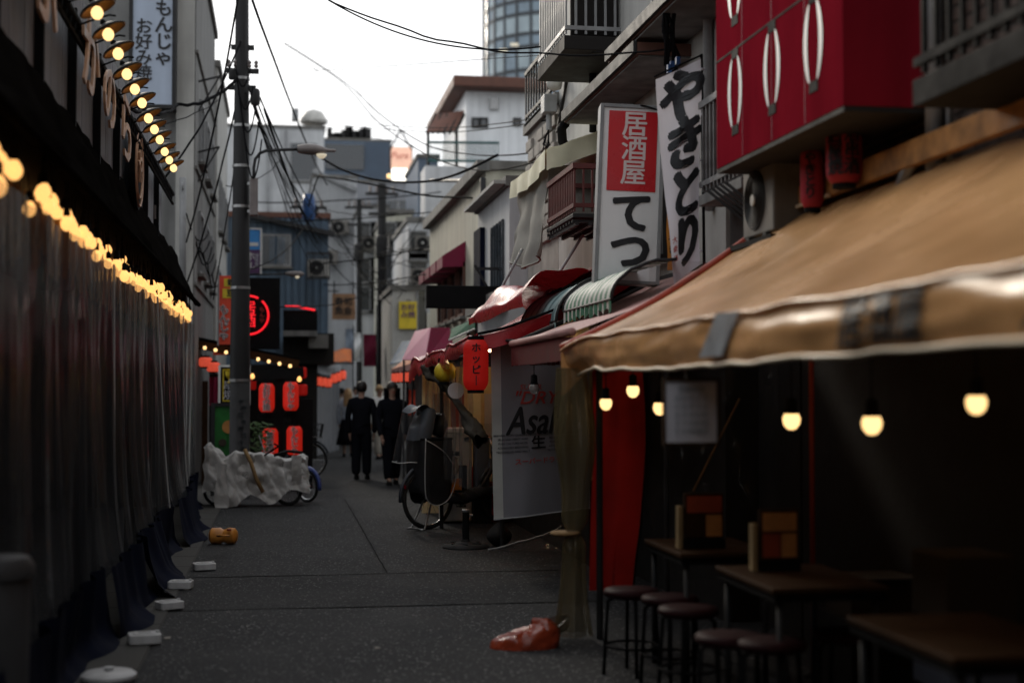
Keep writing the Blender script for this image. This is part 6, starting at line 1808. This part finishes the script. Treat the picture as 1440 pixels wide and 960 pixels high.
# glass tower
TY = 130
tc_ = at(782, 548, TY); tr_ = (tc_.x - at(682, 548, TY).x)
t = thing('glass_tower', 'round glass office tower rising behind the white house', 'tower', (tc_.x, TY, 0))
MB().lathe([(tr_ - .25, 0), (tr_ - .25, 46), (.01, 46.1)], (tc_.x, TY, 0), 48).build('core', K['mullion'], t)
fl_ = [at(700, y, TY - tr_ * .6).z for y in (118, 102, 70, 52, 24, 5, -20, -40)]
zs_ = [10, 14] + fl_
for z in zs_[1:]:
    MB().lathe([(tr_ + .05, z - .16), (tr_ + .12, z - .16), (tr_ + .12, z + .16), (tr_ + .05, z + .16)], (tc_.x, TY, 0), 48).build('floor_band', K['mullion'], t, smooth=2)
NP = 30
for i in range(NP):
    a0 = 2 * math.pi * i / NP; a1 = 2 * math.pi * (i + 1) / NP
    am = (a0 + a1) / 2
    if math.sin(am) > .35 : continue
    MB().tube([(tc_.x + (tr_ + .08) * math.cos(a0), TY + (tr_ + .08) * math.sin(a0), 8), (tc_.x + (tr_ + .08) * math.cos(a0), TY + (tr_ + .08) * math.sin(a0), 45)], .14, 5).build('mullion', K['mullion'], t)
    for k in range(1, len(zs_) - 1):
        z0, z1 = zs_[k] + .16, zs_[k + 1] - .16
        e = .012
        q = [V((tc_.x + tr_ * math.cos(x_), TY + tr_ * math.sin(x_), z_)) for (x_, z_) in ((a0 + e, z0), (a1 - e, z0), (a1 - e, z1), (a0 + e, z1))]
        n_ = V((math.cos(am), math.sin(am), 0)) * .06
        MB().prism(q, n_).build('pane', K['towerglass2'] if (k % 2 == 1 and (i * 7 + k * 3) % 5) or (i * 5 + k) % 7 == 0 else K['towerglass'], t)
for q in ((707, 72), (723, 64)):
    p = at(*q, TY - tr_ * .93); MB().box(p.x - .35, p.x + .35, p.y - .3, p.y - .2, p.z - .12, p.z + .12).build('lit_ceiling_lamp', K['lampglass'], t)

# ------------------------------------------------------------------ far poles and cables
def far_pole(px, py0, Y, r, lb):
    b_ = V((at(px, 548, Y).x, Y, 0)); tp = at(px, py0, Y)
    t = thing('utility_pole', lb, 'utility pole', b_)
    MB().tube([b_, tp], [r, r * .75], 10).build('shaft', K['poledark'], t, smooth=2)
    for dz, l in ((.3, .5), (.9, .4)):
        MB().bar(tp + V((-l, 0, -dz)), tp + V((l, 0, -dz)), .07, .08).build('crossarm', K['darkmetal'], t)
    for sx in (-.35, -.15, .15, .35): MB().lathe([(.03, 0), (.05, .05), (.03, .1), (.05, .15), (.02, .2)], tp + V((sx, 0, -.26)), 8).build('insulator', K['lampgrey'], t)
    MB().lathe([(.16, 0), (.18, .05), (.18, .55), (.1, .62)], tp + V((-.02, -.25, -2.2)), 12).build('transformer', K['darkmetal'], t, smooth=2)
    return t
far_pole(537, 259, 43, .17, 'thick dark utility pole rising in front of the white gabled house')
far_pole(505, 280, 50, .12, 'thin far utility pole beside the corrugated warehouse')
far_pole(434, 277, 40, .12, 'cluttered dark pole top above the blue house')
t = thing('wire_box', 'blue-wrapped junction bundle hanging on the cables above the blue house', 'junction box', at(434, 300, 36))
MB().lathe([(.1, 0), (.16, .1), (.17, .5), (.12, .7)], at(434, 312, 36), 10).build('wrap', K['blueclips'], t, smooth=True)
mb = MB()
for k in range(14):
    p = at(434, 285, 36); mb.tube([p + V((0, 0, .2)), p + V((.25 * math.sin(k * 2), .1, -.1 - .02 * k)), p + V((.2 * math.cos(k), 0, -.3))], .015, 4)
stuff(mb.build('tangle', K['wire'], t))
PT = at(341, 105, 21.3)
CB = [((455, -5), 14, (940, 68), 11, .25, .012), 
      ((440, 95), 30, (570, 190), 44, .2, .01), ((345, 284), 36, (620, 270), 40, .1, .025),
      ((345, 312), 36, (670, 290), 30, .1, .02), ((372, 155), 21.2, (460, 360), 44, .3, .03),
      ((355, 0), 18, (460, 260), 45, .2, .025), ((335, -5), 18, (262, 340), 23, .25, .02), ((338, 60), 21.2, (232, 250), 18.4, .15, .022),
      ((333, 112), 21.1, (250, 148), 20, .12, .035), ((250, 148), 20, (180, 150), 14, .1, .03), ((336, 130), 21.2, (262, 400), 23, .2, .02),
      ((345, 130), 21.2, (300, 420), 24, .1, .015), ((364, 150), 21.2, (440, 300), 40, .25, .018), ((362, 130), 21.2, (470, 330), 46, .3, .02),
      ((440, 300), 36, (345, 380), 26, .3, .02), ((440, 370), 36, (610, 345), 32, .1, .025),
      ((455, 400), 38, (640, 375), 26, .12, .02), ((365, 430), 26, (560, 390), 40, .3, .018), ((500, 350), 50, (600, 420), 38, .3, .02),
      ((430, 170), 40, (700, 215), 50, .2, .012), ((395, 90), 26, (480, 98), 34, .05, .008), ((480, 98), 34, (560, 190), 44, .1, .01),
      ((310, 140), 24, (150, 190), 15, .1, .012), ((318, 260), 24, (395, 225), 28, .15, .012), ((690, 335), 24, (560, 350), 40, .1, .02),
      ((440, 260), 38, (600, 460), 40, .7, .02), ((430, 320), 38, (560, 430), 44, .5, .018)]
for k in range(16):
    CB.append(((440 + 6 * k, 290 + 9 * k), 40 + .5 * k, (560 + 6 * (k % 7), 300 + 11 * ((k * 5) % 13)), 34 + k % 6, .12 + .05 * (k % 4), .015))
for k in range(7):
    CB.append(((344 + 3 * k, 100 + 12 * k), 21.3, (420 + 12 * k, 300 + 14 * ((k * 3) % 7)), 38, .2 + .06 * k, .013))
for (a, Ya, b_, Yb, sag, r) in CB:
    cable(at(*a, Ya), at(*b_, Yb), sag, r * .7, extra=.03)
def cable_px(pts, Y0, Y1, r, label):
    n = len(pts); P_ = [at(p[0], p[1], Y0 + (Y1 - Y0) * i / (n - 1)) for i, p in enumerate(pts)]
    return tag(MB().tube(smooth_path(P_, 7), r, 6).build('overhead_cable', K['wire'], smooth=True), label, 'cable')
cable_px([(400, 60), (480, 112), (540, 165), (600, 204), (660, 217), (720, 218), (780, 208), (838, 188)], 36, 14.5, .011, 'upper of two sagging cables that end behind the cream awning')
cable_px([(400, 62), (480, 115), (530, 170), (590, 212), (640, 233), (690, 240), (760, 226), (838, 200)], 36, 14.4, .011, 'lower of two sagging cables that end behind the cream awning')
cable_px([(436, 212), (480, 238), (530, 253), (590, 256), (640, 246), (700, 218)], 26, 20, .02, 'thick black cable looping from the street lamp to the cream building roof')
cable_px([(434, 290), (447, 250), (460, 249), (520, 259), (600, 275), (670, 279), (694, 290)], 34, 22, .02, 'thick cable with a kink above the blue house')
cable_px([(440, 100), (520, 95), (700, 82), (862, 72)], 30, 13, .005, 'hair-thin wire crossing the sky in front of the glass tower')
cable_px([(440, 168), (520, 175), (620, 180), (700, 174), (775, 163)], 36, 17.4, .008, 'upper thin wire running to the small electric box')
cable_px([(440, 172), (520, 180), (620, 186), (700, 180), (775, 168)], 36, 17.4, .008, 'lower thin wire running to the small electric box')
t = cable(at(455, -2, 14) + V((0, .3, .1)), at(760, 66, 13), .2, .008, 'thin cable crossing the open sky to the grey plaster building', 'overhead cables')
for k in range(5):      # short hanging loops on the pole
    cable(at(330 + 3 * k, 90 + 20 * k, 21.1), at(352 + 4 * k, 96 + 25 * k, 21.0), .3 + .1 * k, .012, 'short cable loop hanging on the utility pole', 'cable loops on the pole')

# ------------------------------------------------------------------ people
def skinmesh(nodes, edges, sub=2, root=0):
    me = bpy.data.meshes.new('s'); me.from_pydata([n[0] for n in nodes], edges, []); me.update()
    ob = bpy.data.objects.new('s', me); C.objects.link(ob)
    md = ob.modifiers.new('skin', 'SKIN'); md.use_smooth_shade = True; md.branch_smoothing = .4
    if not me.skin_vertices: 
        bpy.context.view_layer.update()
    lay = me.skin_vertices[0].data
    for i, n in enumerate(nodes):
        r = n[1]; lay[i].radius = (r, r) if not isinstance(r, tuple) else r
        lay[i].use_root = (i == root)
    ss = ob.modifiers.new('sub', 'SUBSURF'); ss.levels = sub; ss.render_levels = sub
    bpy.context.view_layer.update()
    ev = ob.evaluated_get(bpy.context.evaluated_depsgraph_get())
    m2 = bpy.data.meshes.new_from_object(ev)
    mb = MB(); mb.add([v.co.copy() for v in m2.vertices], [tuple(p.vertices) for p in m2.polygons])
    bpy.data.objects.remove(ob); bpy.data.meshes.remove(me); bpy.data.meshes.remove(m2)
    return mb
def person(label, pos, ang, H, top, legs, hairm, stride=.12, arms=(.1, -.05), skirt=False, longhair=False, hood=False, bag=None, armbend=.05):
    """local: faces -Y; built at origin"""
    t = thing('person', label, 'person')
    k = H / 1.72
    P = lambda x, y, z: V((x * k, y * k, z * k))
    lf, rf = -stride, stride
    # skin body: head, neck, torso, limbs in one mesh
    def limbs(ex, top_only=None):
        pass
    hip = .09; sh = .185
    N = [(P(0, .0, .92), .09), (P(0, .0, 1.15), .085), (P(0, .0, 1.36), .085), (P(0, -.0, 1.46), .052), (P(0, -.015, 1.53), .06), (P(0, -.02, 1.61), (.078, .09)), (P(0, -.01, 1.68), (.065, .075)),
         (P(-sh, 0, 1.38), .045), (P(-sh - .05, arms[0] * .5, 1.12), .04), (P(-sh - .04, arms[0] - armbend, .88), .03), (P(-sh - .03, arms[0] - armbend - .02, .80), .026), (P(-sh - .025, arms[0] - armbend - .03, .72), .02),
         (P(sh, 0, 1.38), .045), (P(sh + .05, arms[1] * .5, 1.12), .04), (P(sh + .04, arms[1] - armbend, .88), .03), (P(sh + .03, arms[1] - armbend - .02, .80), .026), (P(sh + .025, arms[1] - armbend - .03, .72), .02),
         (P(-hip, 0, .88), .075), (P(-hip, lf * .45 - .02, .48), .055), (P(-hip, lf, .1), .04), (P(-hip, lf - .12, .04), .035),
         (P(hip, 0, .88), .075), (P(hip, rf * .45 - .02, .48), .055), (P(hip, rf, .1), .04), (P(hip, rf - .12, .04), .035)]
    Ed = [(0, 1), (1, 2), (2, 3), (3, 4), (4, 5), (5, 6), (2, 7), (7, 8), (8, 9), (9, 10), (10, 11), (2, 12), (12, 13), (13, 14), (14, 15), (15, 16), (0, 17), (17, 18), (18, 19), (19, 20), (0, 21), (21, 22), (22, 23), (23, 24)]
    N = [(n[0], tuple(q * k for q in n[1]) if isinstance(n[1], tuple) else n[1] * k) for n in N]
    skinmesh(N, Ed).build('body', K['skin'], t, smooth=True)
    # fingers
    for s, ar in ((-1, arms[0]), (1, arms[1])):
        hx = s * (sh + .025); hy = ar - armbend - .03
        mb = MB()
        for f in range(4):
            yy = hy - .022 + .015 * f; ln = (.06, .072, .068, .055)[f]
            mb.tube([P(hx, yy, .735), P(hx - s * .004, yy, .735 - ln * .5), P(hx - s * .02, yy - .004, .735 - ln)], .0085 * k, 6)
        mb.tube([P(hx - s * .01, hy - .03, .77), P(hx - s * .018, hy - .05, .735), P(hx - s * .02, hy - .05, .705)], .0095 * k, 6)
        mb.build('hand', K['skin'], t, smooth=True)
    # face
    f = MB()
    f.lathe([(.001, .02), (.014, .005), (.017, -.012), (.001, -.02)], P(0, -.118, 1.595), 8)
    f.build('nose', K['skin'], t, smooth=True)
    for s in (-1, 1):
        MB().lathe([(.001, -.008), (.011, 0), (.001, .008)], P(s * .032, -.105, 1.622), 8).build('eye', K['hair'], t, smooth=True)
        MB().lathe([(.001, -.032), (.014, -.01), (.018, .015), (.001, .03)], P(s * .083, -.005, 1.605), 8).build('ear', K['skin'], t, smooth=True)
    MB().bar(P(-.025, -.103, 1.553), P(.025, -.103, 1.553), .008, .009).build('mouth', K['bannerred'], t)
    # hair
    def hr(u, v):
        a = u * 6.2832; el = -.5 + v * 2.07
        low = .35 * max(0, math.sin(a)) + (.55 if longhair else 0) * max(0, math.sin(a) + .5)
        fr = max(0, -math.sin(a))
        el0 = -.75 + .95 * fr + (-.2 if longhair else 0)
        el = el0 + (1.5708 - el0) * v
        rr = .104 * (1 + .05 * nz((u * 9, v * 6, 1), 1.5))
        return P(math.cos(a) * math.cos(el) * rr * .93, math.sin(a) * math.cos(el) * rr * 1.08 - .008, 1.625 + math.sin(el) * rr * 1.1)
    MB().grid(hr, 28, 12).build('hair', hairm, t, smooth=True)
    if longhair:
        MB().grid(lambda u, v: P((-.1 + .2 * u) * (1 + .1 * v), .075 + .025 * math.sin(u * 3.14) + .01 * math.sin(u * 20), 1.63 - .36 * v), 14, 8).build('long_hair', hairm, t, smooth=True, solid=.03)
    if hood:
        MB().grid(lambda u, v: P(.135 * math.cos(u * 3.1416 * 1.3 - .47), .12 * math.sin(u * 3.1416 * 1.3 - .47) + .005 + .0 * v, 1.42 + .3 * v - .09 * v * v) * 1.0, 18, 8).build('hood', top, t, smooth=True, solid=.015)
    # jacket
    tn = [(P(0, 0, .72), (.2, .15)), (P(0, 0, 1.08), (.185, .135)), (P(0, 0, 1.35), (.185, .13)), (P(0, 0, 1.5), (.085, .08)),
          (P(-sh, 0, 1.39), .072), (P(-sh - .055, arms[0] * .5, 1.12), .062), (P(-sh - .045, arms[0] - armbend * .9, .86), .05), (P(-sh - .036, arms[0] - armbend - .015, .815), .047),
          (P(sh, 0, 1.39), .072), (P(sh + .055, arms[1] * .5, 1.12), .062), (P(sh + .045, arms[1] - armbend * .9, .86), .05), (P(sh + .036, arms[1] - armbend - .015, .815), .047)]
    tn = [(n[0], tuple(q * k for q in n[1]) if isinstance(n[1], tuple) else n[1] * k) for n in tn]
    skinmesh(tn, [(0, 1), (1, 2), (2, 3), (2, 4), (4, 5), (5, 6), (6, 7), (2, 8), (8, 9), (9, 10), (10, 11)]).build('jacket', top, t, smooth=True)
    if skirt:
        MB().lathe([(.16 * k, .95 * k), (.19 * k, .85 * k), (.26 * k, .5 * k), (.3 * k, .3 * k), (.29 * k, .3 * k)], (0, 0, 0), 20).build('skirt', legs, t, smooth=True)
    else:
        ln = [(P(0, 0, 1.06), (.14, .11)), (P(-hip, 0, .82), .115), (P(-hip, lf * .45 - .02, .48), .098), (P(-hip, lf, .07), .085), (P(hip, 0, .82), .115), (P(hip, rf * .45 - .02, .48), .098), (P(hip, rf, .07), .085)]
        ln = [(n[0], tuple(q * k for q in n[1]) if isinstance(n[1], tuple) else n[1] * k) for n in ln]
        skinmesh(ln, [(0, 1), (1, 2), (2, 3), (0, 4), (4, 5), (5, 6)]).build('trousers', legs, t, smooth=True)
    for s, y in ((-1, lf), (1, rf)):
        MB().grid(lambda u, v: P(s * hip + .045 * math.cos(u * 6.2832) * (1 - .25 * v), y - .06 + .14 * math.sin(u * 6.2832) * (1 - .3 * v) * -1, .002 + .09 * v * (1 - .3 * max(0, math.sin(u * 6.2832)))), 16, 4).build('shoe', K['black'], t, smooth=True)
    if bag:
        MB().obox(P(-.3, .05, .8), (.06 * k, 0, 0), (0, .16 * k, 0), (0, 0, .2 * k)).build('shoulder_bag', bag, t, bev=.04)
    t.location = pos; t.rotation_euler = (0, 0, ang)
    return t
def stand(px, py): 
    p = gp(px, py); p.z = .006; return p
person('person in a black suit standing with their back turned', stand(508, 674), R(165), 1.74, K['suit'], K['suit'], K['hair'], .03, (.02, .04))
person('person in a black hooded jacket walking towards us, hands low', stand(551, 681), R(8), 1.72, K['suit'], K['suit'], K['hair'], .16, (-.06, .1), hood=True, armbend=.1)
person('person in a white shirt walking behind the black suit', stand(533, 645), R(20), 1.7, K['white_shirt'], K['beige'], K['hairlight'], .12, (.08, -.05))
person('person with long light hair, pale denim jacket and a beige bag', stand(489, 642), R(175), 1.62, K['bluejacket'], K['suit'], K['hairlight'], .05, (.0, .0), skirt=True, longhair=True, bag=K['beige'])
person('distant person in pale clothes far down the street', V((at(480, 560, 42).x, 42, .006)), R(180), 1.65, K['white_shirt'], K['beige'], K['hair'], .1)
person('distant person in grey clothes in front of the far pole', V((at(499, 560, 46).x, 46, .006)), R(10), 1.7, K['pale_wall'], K['suit'], K['hair'], .1)
# red bucket hat on the white-shirted person is worn, so it is their part
